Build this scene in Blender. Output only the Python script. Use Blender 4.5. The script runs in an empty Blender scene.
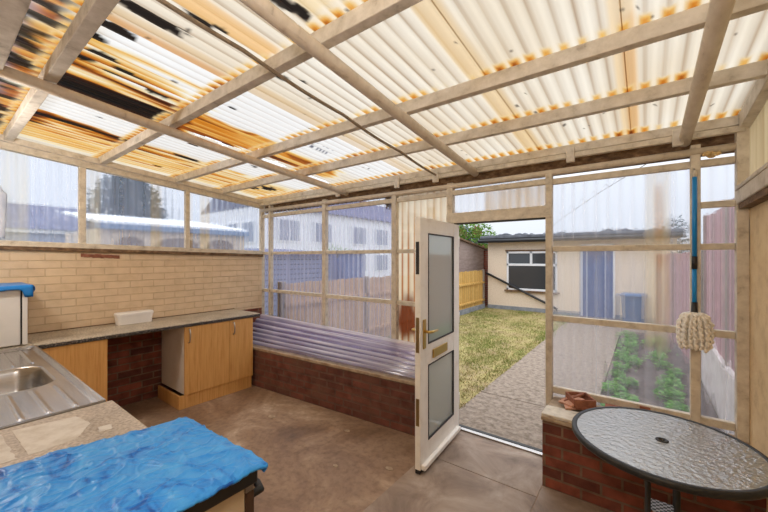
import bpy, math, random
from mathutils import Vector, Matrix, noise
from math import sin, cos, pi, radians as R

random.seed(7)
scene = bpy.context.scene
COL = scene.collection

# ------------------------------------------------------------------ colour / noise helpers
def lin(c):
    c /= 255.0
    return c / 12.92 if c <= 0.04045 else ((c + 0.055) / 1.055) ** 2.4
def S(r, g, b): return (lin(r), lin(g), lin(b))
def mix(a, b, t):
    t = max(0.0, min(1.0, t))
    return tuple(x + (y - x) * t for x, y in zip(a, b))
def sst(e0, e1, x):
    if e0 == e1: return 0.0 if x < e0 else 1.0
    t = max(0.0, min(1.0, (x - e0) / (e1 - e0)))
    return t * t * (3 - 2 * t)
def nz(x, y, z=0.0): return noise.noise(Vector((x, y, z)))       # about -1..1
def fbm(x, y, z=0.0): return nz(x, y, z) * .6 + nz(x * 2.1, y * 2.1, z + 5) * .3 + nz(x * 4.3, y * 4.3, z + 9) * .15

# ------------------------------------------------------------------ mesh builder
class MB:
    def __init__(s):
        s.v = []; s.f = []; s.sm = []; s.col = None
    def quad_box(s, P):                      # 8 corner points: bottom ring 0-3, top ring 4-7
        b = len(s.v); s.v += [Vector(p) for p in P]
        for q in ((3, 2, 1, 0), (4, 5, 6, 7), (0, 1, 5, 4), (1, 2, 6, 5), (2, 3, 7, 6), (3, 0, 4, 7)):
            s.f.append(tuple(b + i for i in q)); s.sm.append(False)
        return s
    def box(s, x0, x1, y0, y1, z0, z1):
        return s.quad_box([(x0, y0, z0), (x1, y0, z0), (x1, y1, z0), (x0, y1, z0),
                           (x0, y0, z1), (x1, y0, z1), (x1, y1, z1), (x0, y1, z1)])
    def bar(s, p, q, w, h, up=(0, 0, 1)):    # rectangular bar from p to q (axis line), w sideways, h along up
        p = Vector(p); q = Vector(q); d = (q - p).normalized(); up = Vector(up)
        side = d.cross(up).normalized(); u = side.cross(d).normalized()
        a = side * w / 2; b = u * h / 2
        return s.quad_box([p - a - b, p + a - b, q + a - b, q - a - b, p - a + b, p + a + b, q + a + b, q - a + b])
    def tube(s, path, r, n=12, cap=True, smooth=True, closed=False):
        path = [Vector(p) for p in path]; m = len(path)
        rr = r if isinstance(r, (list, tuple)) else [r] * m
        b = len(s.v); ref = None
        for i, p in enumerate(path):
            if closed: d = path[(i + 1) % m] - path[i - 1]
            else: d = path[min(i + 1, m - 1)] - path[max(i - 1, 0)]
            d.normalize()
            if ref is None:
                ref = Vector((0, 0, 1)) if abs(d.z) < .9 else Vector((1, 0, 0))
            a = d.cross(ref)
            if a.length < 1e-5: a = d.cross(Vector((0.3, 1, 0.2)))
            a.normalize(); c = a.cross(d).normalized(); ref = c
            for k in range(n):
                t = 2 * pi * k / n
                s.v.append(p + (a * cos(t) + c * sin(t)) * rr[i])
        for i in range(m if closed else m - 1):
            j = (i + 1) % m
            for k in range(n):
                l = (k + 1) % n
                s.f.append((b + i * n + k, b + i * n + l, b + j * n + l, b + j * n + k)); s.sm.append(smooth)
        if cap and not closed:
            s.f.append(tuple(b + k for k in range(n))[::-1]); s.sm.append(False)
            s.f.append(tuple(b + (m - 1) * n + k for k in range(n))); s.sm.append(False)
        return s
    def lathe(s, c, prof, n=24, smooth=True, caps=True):    # prof: (radius, z) list bottom to top
        b = len(s.v); c = Vector(c)
        for r, z in prof:
            for k in range(n):
                t = 2 * pi * k / n
                s.v.append(c + Vector((r * cos(t), r * sin(t), z)))
        for i in range(len(prof) - 1):
            for k in range(n):
                l = (k + 1) % n
                s.f.append((b + i * n + k, b + i * n + l, b + (i + 1) * n + l, b + (i + 1) * n + k)); s.sm.append(smooth)
        if caps:
            s.f.append(tuple(b + k for k in range(n))[::-1]); s.sm.append(False)
            s.f.append(tuple(b + (len(prof) - 1) * n + k for k in range(n))); s.sm.append(False)
        return s
    def prism(s, ring, off):                 # extrude a planar ring of points by a vector
        b = len(s.v); n = len(ring); off = Vector(off)
        s.v += [Vector(p) for p in ring] + [Vector(p) + off for p in ring]
        s.f.append(tuple(b + i for i in range(n))[::-1]); s.sm.append(False)
        s.f.append(tuple(b + n + i for i in range(n))); s.sm.append(False)
        for i in range(n):
            j = (i + 1) % n
            s.f.append((b + i, b + j, b + n + j, b + n + i)); s.sm.append(False)
        return s
    def grid(s, nu, nv, fn, smooth=True, keep=None, colfn=None):
        b = len(s.v)
        if colfn is not None and s.col is None: s.col = []
        for j in range(nv + 1):
            for i in range(nu + 1):
                s.v.append(Vector(fn(i / nu, j / nv)))
                if colfn is not None: s.col.append(colfn(i / nu, j / nv))
        w = nu + 1
        for j in range(nv):
            for i in range(nu):
                if keep and not keep((i + .5) / nu, (j + .5) / nv): continue
                s.f.append((b + j * w + i, b + j * w + i + 1, b + (j + 1) * w + i + 1, b + (j + 1) * w + i)); s.sm.append(smooth)
        return s
    def poly(s, pts, smooth=False):
        b = len(s.v); s.v += [Vector(p) for p in pts]
        s.f.append(tuple(range(b, b + len(pts)))); s.sm.append(smooth)
        return s
    def build(s, name, mat, parent=None, bevel=0.0, solid=0.0):
        if parent is not None: org = Vector(parent['_org'])
        else:
            lo = Vector([min(v[k] for v in s.v) for k in range(3)]); hi = Vector([max(v[k] for v in s.v) for k in range(3)])
            org = Vector(((lo.x + hi.x) / 2, (lo.y + hi.y) / 2, lo.z))
        me = bpy.data.meshes.new(name)
        me.from_pydata([v - org for v in s.v], [], s.f)
        uv = me.uv_layers.new(name='UVMap').data
        for p, sm in zip(me.polygons, s.sm):
            p.use_smooth = sm
            n = p.normal; ax, ay, az = abs(n.x), abs(n.y), abs(n.z)
            for li in p.loop_indices:
                c = s.v[me.loops[li].vertex_index]
                if az >= ax and az >= ay: uv[li].uv = (c.x, c.y)
                elif ay >= ax: uv[li].uv = (c.x, c.z)
                else: uv[li].uv = (c.y, c.z)
        if s.col:
            a = me.color_attributes.new('Col', 'FLOAT_COLOR', 'POINT')
            for i, c in enumerate(s.col): a.data[i].color = c
        me.materials.append(mat); me.validate(); me.update()
        o = bpy.data.objects.new(name, me); COL.objects.link(o)
        if parent is not None: o.parent = parent
        else: o.location = org
        o['_org'] = tuple(org)
        if bevel:
            m = o.modifiers.new('bevel', 'BEVEL'); m.width = bevel; m.segments = 2; m.limit_method = 'ANGLE'; m.angle_limit = R(40)
        if solid:
            m = o.modifiers.new('solid', 'SOLIDIFY'); m.thickness = solid; m.offset = 0
        return o

def tag(o, label=None, cat=None, group=None, kind=None):
    if label: o['label'] = label
    if cat: o['category'] = cat
    if group: o['group'] = group
    if kind: o['kind'] = kind
    return o
def empty(name, loc, label=None, cat=None, group=None, kind=None):
    o = bpy.data.objects.new(name, None); COL.objects.link(o)
    o.location = loc; o['_org'] = tuple(loc); o.empty_display_size = .1
    return tag(o, label, cat, group, kind)

# ------------------------------------------------------------------ materials
def newmat(name):
    m = bpy.data.materials.new(name); m.use_nodes = True
    nt = m.node_tree; nt.nodes.clear()
    return m, nt
def N(nt, t, **kw):
    n = nt.nodes.new(t)
    for k, v in kw.items():
        if k in n.inputs: n.inputs[k].default_value = v
        else: setattr(n, k, v)
    return n
def L(nt, a, b): nt.links.new(a, b)
def ramp(nt, fac, stops):
    r = N(nt, 'ShaderNodeValToRGB'); el = r.color_ramp.elements
    while len(el) < len(stops): el.new(.5)
    for e, (p, c) in zip(el, stops): e.position = p; e.color = (*c, 1)
    L(nt, fac, r.inputs['Fac']); return r.outputs['Color']
def uvmap(nt, sx, sy):
    u = N(nt, 'ShaderNodeUVMap'); m = N(nt, 'ShaderNodeMapping'); m.inputs['Scale'].default_value = (sx, sy, 1)
    L(nt, u.outputs[0], m.inputs[0]); return m.outputs[0]
def finish(nt, base, rough=.6, metal=0.0, bump=None, bstr=.3, bdist=.01, spec=.5, rnode=None):
    p = N(nt, 'ShaderNodeBsdfPrincipled'); o = N(nt, 'ShaderNodeOutputMaterial')
    if isinstance(base, tuple): p.inputs['Base Color'].default_value = (*base, 1)
    else: L(nt, base, p.inputs['Base Color'])
    p.inputs['Roughness'].default_value = rough; p.inputs['Metallic'].default_value = metal
    p.inputs['Specular IOR Level'].default_value = spec
    if rnode is not None: L(nt, rnode, p.inputs['Roughness'])
    if bump is not None:
        b = N(nt, 'ShaderNodeBump'); b.inputs['Strength'].default_value = bstr; b.inputs['Distance'].default_value = bdist
        L(nt, bump, b.inputs['Height']); L(nt, b.outputs[0], p.inputs['Normal'])
    L(nt, p.outputs[0], o.inputs[0]); return p
def plain(name, c, rough=.6, metal=0.0, spec=.5):
    m, nt = newmat(name); finish(nt, c, rough, metal, spec=spec); return m
def noisy(name, stops, scale=(5, 5), detail=6, rough=.7, metal=0.0, bstr=.2, bdist=.005, distort=0.0, spec=.4, bscale=None):
    m, nt = newmat(name)
    n = N(nt, 'ShaderNodeTexNoise'); n.inputs['Scale'].default_value = 1; n.inputs['Detail'].default_value = detail
    n.inputs['Roughness'].default_value = .65; n.inputs['Distortion'].default_value = distort
    L(nt, uvmap(nt, *scale), n.inputs['Vector'])
    h = n.outputs['Fac']
    if bscale:
        n2 = N(nt, 'ShaderNodeTexNoise'); n2.inputs['Scale'].default_value = 1; n2.inputs['Detail'].default_value = 4
        L(nt, uvmap(nt, *bscale), n2.inputs['Vector']); h = n2.outputs['Fac']
    finish(nt, ramp(nt, n.outputs['Fac'], stops), rough, metal, h, bstr, bdist, spec)
    return m
def brick(name, c1, c2, mortar, blotch=None, msize=.011, bstr=.8, bdist=.008, rough=.85, bw=.225, rh=.075, dirt=None, mfac=.0, wob=0.0):
    m, nt = newmat(name)
    b = N(nt, 'ShaderNodeTexBrick'); b.inputs['Scale'].default_value = 1
    b.inputs['Brick Width'].default_value = bw; b.inputs['Row Height'].default_value = rh; b.inputs['Mortar Size'].default_value = msize
    b.inputs['Mortar Smooth'].default_value = .25; b.inputs['Bias'].default_value = 0
    b.inputs['Color1'].default_value = (*c1, 1); b.inputs['Color2'].default_value = (*c2, 1); b.inputs['Mortar'].default_value = (*mortar, 1)
    L(nt, uvmap(nt, 1, 1), b.inputs['Vector'])
    n = N(nt, 'ShaderNodeTexNoise'); n.inputs['Scale'].default_value = 9; n.inputs['Detail'].default_value = 6
    L(nt, uvmap(nt, 1, 1), n.inputs['Vector'])
    base = b.outputs['Color']
    if blotch:
        mx = N(nt, 'ShaderNodeMixRGB', blend_type='MULTIPLY'); mx.inputs[0].default_value = 1
        L(nt, base, mx.inputs[1]); L(nt, ramp(nt, n.outputs['Fac'], blotch), mx.inputs[2]); base = mx.outputs[0]
    if dirt:
        n3 = N(nt, 'ShaderNodeTexNoise'); n3.inputs['Scale'].default_value = 2.2; n3.inputs['Detail'].default_value = 8
        L(nt, uvmap(nt, 1, 1.6), n3.inputs['Vector'])
        mx = N(nt, 'ShaderNodeMixRGB', blend_type='MIX'); L(nt, ramp(nt, n3.outputs['Fac'], [(.48, (0, 0, 0)), (.72, (1, 1, 1))]), mx.inputs[0])
        L(nt, base, mx.inputs[1]); mx.inputs[2].default_value = (*dirt, 1); base = mx.outputs[0]
    inv = N(nt, 'ShaderNodeMath', operation='MULTIPLY_ADD'); inv.inputs[1].default_value = -1; L(nt, b.outputs['Fac'], inv.inputs[0])
    mul = N(nt, 'ShaderNodeMath', operation='MULTIPLY'); mul.inputs[1].default_value = .5; L(nt, n.outputs['Fac'], mul.inputs[0]); L(nt, mul.outputs[0], inv.inputs[2])
    finish(nt, base, rough, 0, inv.outputs[0], bstr, bdist, .25)
    return m
def sheet_mat(name, tint, gloss=.06, trans=.75, refr=0.0, grough=.12):
    # corrugated plastic: colour and opacity of the grime come from the sheet itself
    m, nt = newmat(name)
    at = N(nt, 'ShaderNodeAttribute', attribute_name='Col')
    tr = N(nt, 'ShaderNodeBsdfTransparent'); tr.inputs[0].default_value = (*tint, 1)
    clear = tr.outputs[0]
    if refr:
        rf = N(nt, 'ShaderNodeBsdfRefraction'); rf.inputs['IOR'].default_value = 1.05; rf.inputs['Roughness'].default_value = .02; rf.inputs[0].default_value = (*tint, 1)
        mr = N(nt, 'ShaderNodeMixShader'); mr.inputs[0].default_value = refr; L(nt, clear, mr.inputs[1]); L(nt, rf.outputs[0], mr.inputs[2]); clear = mr.outputs[0]
    tl = N(nt, 'ShaderNodeBsdfTranslucent'); df = N(nt, 'ShaderNodeBsdfDiffuse')
    L(nt, at.outputs['Color'], tl.inputs[0]); L(nt, at.outputs['Color'], df.inputs[0])
    md = N(nt, 'ShaderNodeMixShader'); md.inputs[0].default_value = trans
    L(nt, df.outputs[0], md.inputs[1]); L(nt, tl.outputs[0], md.inputs[2])
    ma = N(nt, 'ShaderNodeMixShader'); L(nt, at.outputs['Alpha'], ma.inputs[0]); L(nt, clear, ma.inputs[1]); L(nt, md.outputs[0], ma.inputs[2])
    gl = N(nt, 'ShaderNodeBsdfGlossy'); gl.inputs['Roughness'].default_value = grough
    lw = N(nt, 'ShaderNodeLayerWeight'); lw.inputs[0].default_value = .35
    mm = N(nt, 'ShaderNodeMath', operation='MULTIPLY'); mm.inputs[1].default_value = gloss * 4; L(nt, lw.outputs['Fresnel'], mm.inputs[0])
    mg = N(nt, 'ShaderNodeMixShader'); L(nt, mm.outputs[0], mg.inputs[0]); L(nt, ma.outputs[0], mg.inputs[1]); L(nt, gl.outputs[0], mg.inputs[2])
    o = N(nt, 'ShaderNodeOutputMaterial'); L(nt, mg.outputs[0], o.inputs[0]); return m
def glass_mat(name, tint=(.9, .94, .93), gloss=.1, haze=0.0, hazec=(.6, .65, .65), rough=.03, bump=None):
    m, nt = newmat(name)
    tr = N(nt, 'ShaderNodeBsdfTransparent'); tr.inputs[0].default_value = (*tint, 1)
    base = tr.outputs[0]
    if haze:
        df = N(nt, 'ShaderNodeBsdfTranslucent'); df.inputs[0].default_value = (*hazec, 1)
        d2 = N(nt, 'ShaderNodeBsdfDiffuse'); d2.inputs[0].default_value = (*hazec, 1)
        mh = N(nt, 'ShaderNodeMixShader'); mh.inputs[0].default_value = .5; L(nt, df.outputs[0], mh.inputs[1]); L(nt, d2.outputs[0], mh.inputs[2])
        mx = N(nt, 'ShaderNodeMixShader'); mx.inputs[0].default_value = haze; L(nt, base, mx.inputs[1]); L(nt, mh.outputs[0], mx.inputs[2]); base = mx.outputs[0]
    gl = N(nt, 'ShaderNodeBsdfGlossy'); gl.inputs['Roughness'].default_value = rough
    lw = N(nt, 'ShaderNodeLayerWeight'); lw.inputs[0].default_value = .4
    mm = N(nt, 'ShaderNodeMath', operation='MULTIPLY_ADD'); mm.inputs[1].default_value = .7; mm.inputs[2].default_value = gloss; L(nt, lw.outputs['Fresnel'], mm.inputs[0])
    mm.use_clamp = True
    if bump:
        n = N(nt, 'ShaderNodeTexNoise'); n.inputs['Scale'].default_value = bump; n.inputs['Detail'].default_value = 2
        L(nt, uvmap(nt, 1, 1), n.inputs['Vector'])
        b = N(nt, 'ShaderNodeBump'); b.inputs['Strength'].default_value = .9; b.inputs['Distance'].default_value = .008; L(nt, n.outputs['Fac'], b.inputs['Height'])
        L(nt, b.outputs[0], gl.inputs['Normal']); L(nt, b.outputs[0], lw.inputs['Normal'])
    mg = N(nt, 'ShaderNodeMixShader'); L(nt, mm.outputs[0], mg.inputs[0]); L(nt, base, mg.inputs[1]); L(nt, gl.outputs[0], mg.inputs[2])
    o = N(nt, 'ShaderNodeOutputMaterial'); L(nt, mg.outputs[0], o.inputs[0]); return m

M = {}
M['timber'] = noisy('painted_timber', [(.25, S(140, 124, 104)), (.42, S(198, 187, 170)), (.6, S(216, 206, 189)), (.8, S(226, 218, 204))], (14, 14), 8, .75, bstr=.35, bdist=.004)
M['timber_roof'] = noisy('weathered_roof_timber', [(.25, S(146, 133, 118)), (.42, S(196, 186, 172)), (.6, S(214, 205, 193)), (.8, S(224, 218, 208))], (11, 11), 8, .8, bstr=.4, bdist=.004)
M['dark_timber'] = noisy('dark_weathered_timber', [(.3, S(58, 42, 30)), (.5, S(110, 84, 60)), (.72, S(160, 132, 102))], (14, 30), 8, .85, bstr=.4)
M['pole'] = noisy('dirty_painted_pole', [(.22, S(140, 122, 104)), (.4, S(202, 188, 170)), (.7, S(220, 208, 192))], (16, 7), 8, .6, bstr=.2, bdist=.003)
M['brick_red'] = brick('red_brick', S(150, 84, 66), S(104, 60, 50), S(128, 104, 86), [(.25, (.45, .42, .42)), (.6, (1, 1, 1)), (.85, (1.25, 1.15, 1.1))], msize=.008)
M['brick_seat'] = brick('dirty_red_brick', S(132, 80, 66), S(100, 64, 56), S(112, 86, 74), [(.25, (.5, .45, .45)), (.6, (1, 1, 1)), (.85, (1.2, 1.1, 1.05))], dirt=S(112, 82, 68))
M['brick_cream'] = brick('painted_cream_brick', S(222, 198, 166), S(216, 191, 159), S(210, 185, 152), [(.2, (.86, .84, .8)), (.55, (1, 1, 1)), (.9, (1.05, 1.05, 1.03))], msize=.0045, bstr=1.0, bdist=.010)
M['render'] = noisy('cream_render', [(.3, S(196, 168, 128)), (.5, S(222, 196, 154)), (.75, S(232, 210, 172))], (7, 7), 8, .9, bstr=.5, bdist=.006, bscale=(60, 60))
M['coping'] = noisy('cement_coping', [(.3, S(140, 118, 96)), (.6, S(182, 162, 138)), (.85, S(205, 190, 168))], (12, 12), 8, .9, bstr=.3)

# floor: stained cement screed with worn patches
m, nt = newmat('stained_concrete_floor')
n1 = N(nt, 'ShaderNodeTexNoise'); n1.inputs['Scale'].default_value = 1.5; n1.inputs['Detail'].default_value = 12; n1.inputs['Roughness'].default_value = .68; n1.inputs['Distortion'].default_value = 1.1
L(nt, uvmap(nt, 1, 1), n1.inputs['Vector'])
n2 = N(nt, 'ShaderNodeTexNoise'); n2.inputs['Scale'].default_value = 22; n2.inputs['Detail'].default_value = 8
L(nt, uvmap(nt, 1, 1), n2.inputs['Vector'])
c1 = ramp(nt, n1.outputs['Fac'], [(.3, S(108, 84, 66)), (.43, S(138, 110, 87)), (.54, S(158, 131, 107)), (.63, S(182, 158, 134)), (.72, S(208, 188, 166))])
mx = N(nt, 'ShaderNodeMixRGB', blend_type='MULTIPLY'); mx.inputs[0].default_value = 1
L(nt, c1, mx.inputs[1]); L(nt, ramp(nt, n2.outputs['Fac'], [(.25, (.72, .7, .68)), (.5, (1, 1, 1)), (.8, (1.12, 1.12, 1.12))]), mx.inputs[2])
finish(nt, mx.outputs[0], .55, 0, n2.outputs['Fac'], .15, .004, .4, ramp(nt, n1.outputs['Fac'], [(.35, (.42,) * 3), (.65, (.7,) * 3)]))
M['floor'] = m
M['path'] = noisy('old_concrete_path', [(.26, S(82, 70, 58)), (.42, S(122, 109, 96)), (.55, S(146, 132, 118)), (.66, S(156, 143, 130)), (.85, S(186, 174, 162))], (16, 16), 12, .9, bstr=.4, bdist=.01, bscale=(45, 45))
M['soil'] = noisy('dark_membrane_soil', [(.3, S(60, 52, 48)), (.55, S(92, 82, 78)), (.75, S(140, 122, 106))], (5, 5), 8, .9)
M['ground'] = noisy('rough_ground', [(.3, S(110, 100, 76)), (.6, S(140, 132, 100)), (.8, S(160, 150, 118))], (2, 2), 8, .95)
M['lawn'] = noisy('dry_lawn', [(.28, S(104, 86, 66)), (.40, S(158, 140, 104)), (.53, S(164, 152, 100)), (.68, S(134, 140, 78))], (2.2, 2.2), 9, .95, bstr=.6, bdist=.02, bscale=(40, 40))
M['oak'] = noisy('light_oak_laminate', [(.3, S(196, 142, 78)), (.5, S(216, 164, 98)), (.7, S(226, 178, 114))], (55, 2.5), 5, .42, bstr=.03, bdist=.001)
M['oak_edge'] = plain('oak_edge', S(206, 152, 88), .45)
M['white_board'] = noisy('white_melamine', [(.3, S(222, 210, 196)), (.6, S(232, 222, 210))], (4, 4), 5, .45, bstr=.02)
M['white_enamel'] = noisy('white_enamel', [(.3, S(228, 224, 220)), (.6, S(236, 233, 230))], (3, 3), 5, .3, bstr=.01)
M['seam'] = plain('dark_seam', S(40, 38, 36), .8)
M['steel'] = noisy('brushed_steel', [(.3, (.40, .375, .355)), (.6, (.50, .475, .455))], (3, 90), 5, .26, .95, bstr=.05, bdist=.001)
M['dark_steel'] = plain('dark_steel', (.30, .29, .28), .35, .9)
M['chrome'] = plain('satin_chrome', (.62, .60, .57), .28, 1.0)
M['brass'] = plain('brass', (.62, .42, .14), .3, 1.0)
M['brass_old'] = plain('aged_brass', (.34, .25, .12), .45, .9)
M['black_plastic'] = plain('black_plastic', S(34, 33, 33), .5)
M['rim'] = noisy('black_speckled_paint', [(.3, S(30, 30, 30)), (.7, S(44, 44, 45))], (40, 40), 4, .45, bstr=.05)
M['upvc'] = noisy('cream_white_door_paint', [(.22, S(216, 210, 200)), (.45, S(238, 235, 229)), (.75, S(245, 243, 238))], (6, 6), 6, .4, bstr=.03)
M['white_paint'] = plain('white_window_paint', S(232, 234, 238), .4)
M['gasket'] = plain('dark_gasket', S(42, 40, 40), .6)
# granite-look laminate with grime
def granite(name, a, b, c, edge=False):
    m, nt = newmat(name)
    n = N(nt, 'ShaderNodeTexNoise'); n.inputs['Scale'].default_value = 75; n.inputs['Detail'].default_value = 6; L(nt, uvmap(nt, 1, 1), n.inputs['Vector'])
    g = N(nt, 'ShaderNodeTexNoise'); g.inputs['Scale'].default_value = 6; g.inputs['Detail'].default_value = 7; L(nt, uvmap(nt, 1, 1), g.inputs['Vector'])
    base = ramp(nt, n.outputs['Fac'], [(.35, a), (.5, b), (.65, c)])
    mx = N(nt, 'ShaderNodeMixRGB', blend_type='MULTIPLY'); mx.inputs[0].default_value = 1; L(nt, base, mx.inputs[1])
    L(nt, ramp(nt, g.outputs['Fac'], [(.3, (.7, .68, .64)), (.55, (1, 1, 1)), (.8, (1.1, 1.1, 1.08))]), mx.inputs[2])
    finish(nt, mx.outputs[0], .4, 0, n.outputs['Fac'], .05, .001, .5); return m
M['granite'] = granite('speckled_laminate', S(124, 112, 98), S(176, 164, 146), S(206, 196, 178))
M['granite_edge'] = granite('dark_speckled_edge', S(28, 26, 26), S(60, 57, 56), S(130, 122, 116))
M['granite_warm'] = granite('warm_speckled_laminate', S(160, 144, 126), S(184, 168, 150), S(204, 190, 172))
M['plaster_stain'] = noisy('dried_white_plaster', [(.3, S(196, 186, 174)), (.6, S(222, 216, 208))], (14, 14), 7, .9)
# blue plastic film: wrinkled glossy
m, nt = newmat('blue_plastic_film')
n1 = N(nt, 'ShaderNodeTexNoise'); n1.inputs['Scale'].default_value = 14; n1.inputs['Detail'].default_value = 6; n1.inputs['Distortion'].default_value = 1.2
L(nt, uvmap(nt, 1, 1.0), n1.inputs['Vector'])
n2 = N(nt, 'ShaderNodeTexNoise'); n2.inputs['Scale'].default_value = 7; n2.inputs['Detail'].default_value = 7; n2.inputs['Distortion'].default_value = 1.2; n2.inputs['Roughness'].default_value = .62
L(nt, uvmap(nt, 1, 1.3), n2.inputs['Vector'])
cb = ramp(nt, n2.outputs['Fac'], [(.33, S(0, 84, 176)), (.385, S(18, 118, 210)), (.45, S(46, 146, 230)), (.7, S(78, 168, 240))])
finish(nt, cb, .38, 0, n1.outputs['Fac'], .5, .012, .5)
M['blue_film'] = m
M['blue_film_plain'] = plain('blue_film_edge', S(16, 120, 200), .35)
M['mop_blue'] = plain('blue_handle', S(0, 132, 208), .4)
M['yarn'] = noisy('grey_cotton_yarn', [(.3, S(178, 168, 154)), (.45, S(236, 230, 220)), (.7, S(248, 245, 238))], (70, 70), 4, .95, bstr=.4, bdist=.003)
M['terracotta'] = noisy('terracotta', [(.3, S(112, 66, 50)), (.55, S(150, 96, 74)), (.8, S(182, 136, 112))], (25, 25), 6, .9, bstr=.2)
M['terracotta_pale'] = noisy('pale_terracotta', [(.3, S(172, 120, 96)), (.6, S(206, 158, 132))], (25, 25), 6, .9, bstr=.2)
M['pebble_glass'] = glass_mat('pebbled_table_glass', (.80, .84, .82), .24, .60, (.86, .89, .86), .05, 40)
M['door_glass'] = glass_mat('ribbed_door_glass', (.90, .95, .93), .12, .72, (.86, .96, .92), .08)
M['window_glass'] = plain('dark_window_glass', S(58, 62, 66), .08, 0, .8)
M['far_glass'] = plain('grey_far_glass', S(130, 138, 158), .3)
M['pebbledash'] = noisy('cream_pebbledash', [(.3, S(220, 202, 180)), (.55, S(236, 220, 200)), (.8, S(242, 229, 212))], (30, 30), 6, .95, bstr=.5, bdist=.008)
M['felt'] = noisy('grey_roof_felt', [(.3, S(74, 76, 82)), (.6, S(112, 116, 124)), (.8, S(140, 142, 148))], (5, 5), 8, .85)
M['black_gutter'] = plain('black_gutter', S(34, 35, 38), .4)
M['grey_plinth'] = noisy('blue_grey_plinth', [(.3, S(120, 126, 134)), (.7, S(160, 164, 170))], (6, 6), 5, .9)
M['blue_door'] = noisy('faded_blue_door', [(.3, S(74, 94, 140)), (.7, S(96, 116, 160))], (8, 3), 5, .6)
M['new_fence'] = brick('new_fence_boards', S(222, 184, 112), S(206, 164, 92), S(136, 98, 52), [(.3, (.86, .84, .8)), (.6, (1, 1, 1)), (.8, (1.06, 1.05, 1))], msize=.006, bw=.14, rh=30, bstr=.4)
M['old_fence'] = brick('old_fence_boards', S(196, 168, 138), S(182, 152, 124), S(128, 102, 82), [(.3, (.8, .8, .8)), (.6, (1, 1, 1)), (.8, (1.08, 1.06, 1.05))], msize=.007, bw=.15, rh=30, bstr=.5)
M['pink_fence'] = brick('weathered_pinkish_boards', S(204, 168, 168), S(180, 142, 146), S(120, 88, 94), [(.3, (.75, .75, .75)), (.6, (1, 1, 1)), (.8, (1.15, 1.15, 1.15))], msize=.008, bw=.15, rh=30, bstr=.5)
M['fence_post'] = noisy('grey_post', [(.3, S(118, 108, 98)), (.7, S(160, 150, 138))], (12, 4), 6, .9)
M['white_block'] = noisy('pale_rendered_block', [(.3, S(176, 164, 158)), (.55, S(216, 208, 204)), (.8, S(228, 222, 220))], (5, 5), 8, .9)
M['slat_blue'] = brick('slate_blue_cladding', S(124, 132, 158), S(112, 120, 148), S(60, 64, 88), None, msize=.012, bw=60, rh=.13, bstr=.5)
M['shed_brown'] = noisy('weathered_shed_wall', [(.3, S(134, 118, 112)), (.6, S(166, 148, 140)), (.8, S(178, 164, 156))], (3, 12), 7, .9)
M['tiles'] = brick('purple_slate_roof', S(100, 102, 128), S(88, 90, 116), S(66, 66, 84), None, msize=.01, bw=.3, rh=.22, bstr=.4)
M['grey_wall'] = noisy('grey_render', [(.3, S(150, 156, 176)), (.7, S(172, 178, 196))], (2, 2), 5, .9)
M['white_wall'] = noisy('white_house_wall', [(.3, S(222, 224, 232)), (.7, S(236, 238, 244))], (2, 2), 5, .9)
M['red_chimney'] = brick('chimney_brick', S(150, 78, 62), S(128, 66, 56), S(130, 112, 100), None)
M['white_roof'] = plain('white_sheet_roof', S(232, 236, 240), .5)
M['blue_fascia'] = plain('blue_grey_fascia', S(96, 122, 158), .6)
M['cream_wall'] = noisy('cream_outhouse_wall', [(.3, S(190, 172, 150)), (.7, S(212, 196, 176))], (4, 4), 5, .9)
def leafmat(name, a, b, c):
    m, nt = newmat(name)
    n = N(nt, 'ShaderNodeTexNoise'); n.inputs['Scale'].default_value = 7; n.inputs['Detail'].default_value = 3
    tc = N(nt, 'ShaderNodeTexCoord'); L(nt, tc.outputs['Object'], n.inputs['Vector'])
    col = ramp(nt, n.outputs['Fac'], [(.35, a), (.5, b), (.65, c)])
    d = N(nt, 'ShaderNodeBsdfDiffuse'); t = N(nt, 'ShaderNodeBsdfTranslucent'); L(nt, col, d.inputs[0]); L(nt, col, t.inputs[0])
    mx = N(nt, 'ShaderNodeMixShader'); mx.inputs[0].default_value = .35; L(nt, d.outputs[0], mx.inputs[1]); L(nt, t.outputs[0], mx.inputs[2])
    o = N(nt, 'ShaderNodeOutputMaterial'); L(nt, mx.outputs[0], o.inputs[0]); return m
M['leaf'] = leafmat('fresh_leaf', S(70, 104, 44), S(104, 142, 60), S(146, 178, 92))
M['leaf_dark'] = leafmat('dark_conifer_leaf', S(40, 60, 66), S(54, 78, 84), S(72, 96, 98))
M['leaf_bed'] = leafmat('bed_leaf', S(84, 138, 62), S(118, 172, 88), S(164, 206, 128))
M['grass'] = leafmat('grass_blade', S(148, 132, 80), S(128, 134, 70), S(164, 152, 98))
M['bark'] = noisy('pale_bark', [(.3, S(120, 108, 92)), (.7, S(178, 168, 150))], (20, 5), 6, .9)
M['roof_sheet'] = sheet_mat('translucent_roof_sheet', (.95, .95, .95), .012, .80, 0, .3)
M['clear_sheet'] = sheet_mat('clear_wall_sheet', (.90, .92, .96), .05, .7, .35)
M['purple_sheet'] = sheet_mat('purple_tinted_sheet', (.84, .81, .93), .16, .30, 0, .12)

# ------------------------------------------------------------------ the setting
X0, X1 = -4.5, .5                    # side walls
YB = 3.0                             # inner face of the glazed back wall
YH = -.24                            # house wall
SL = .088
def roofz(y, z0=2.475): return z0 - SL * (y - 3.05)

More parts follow.
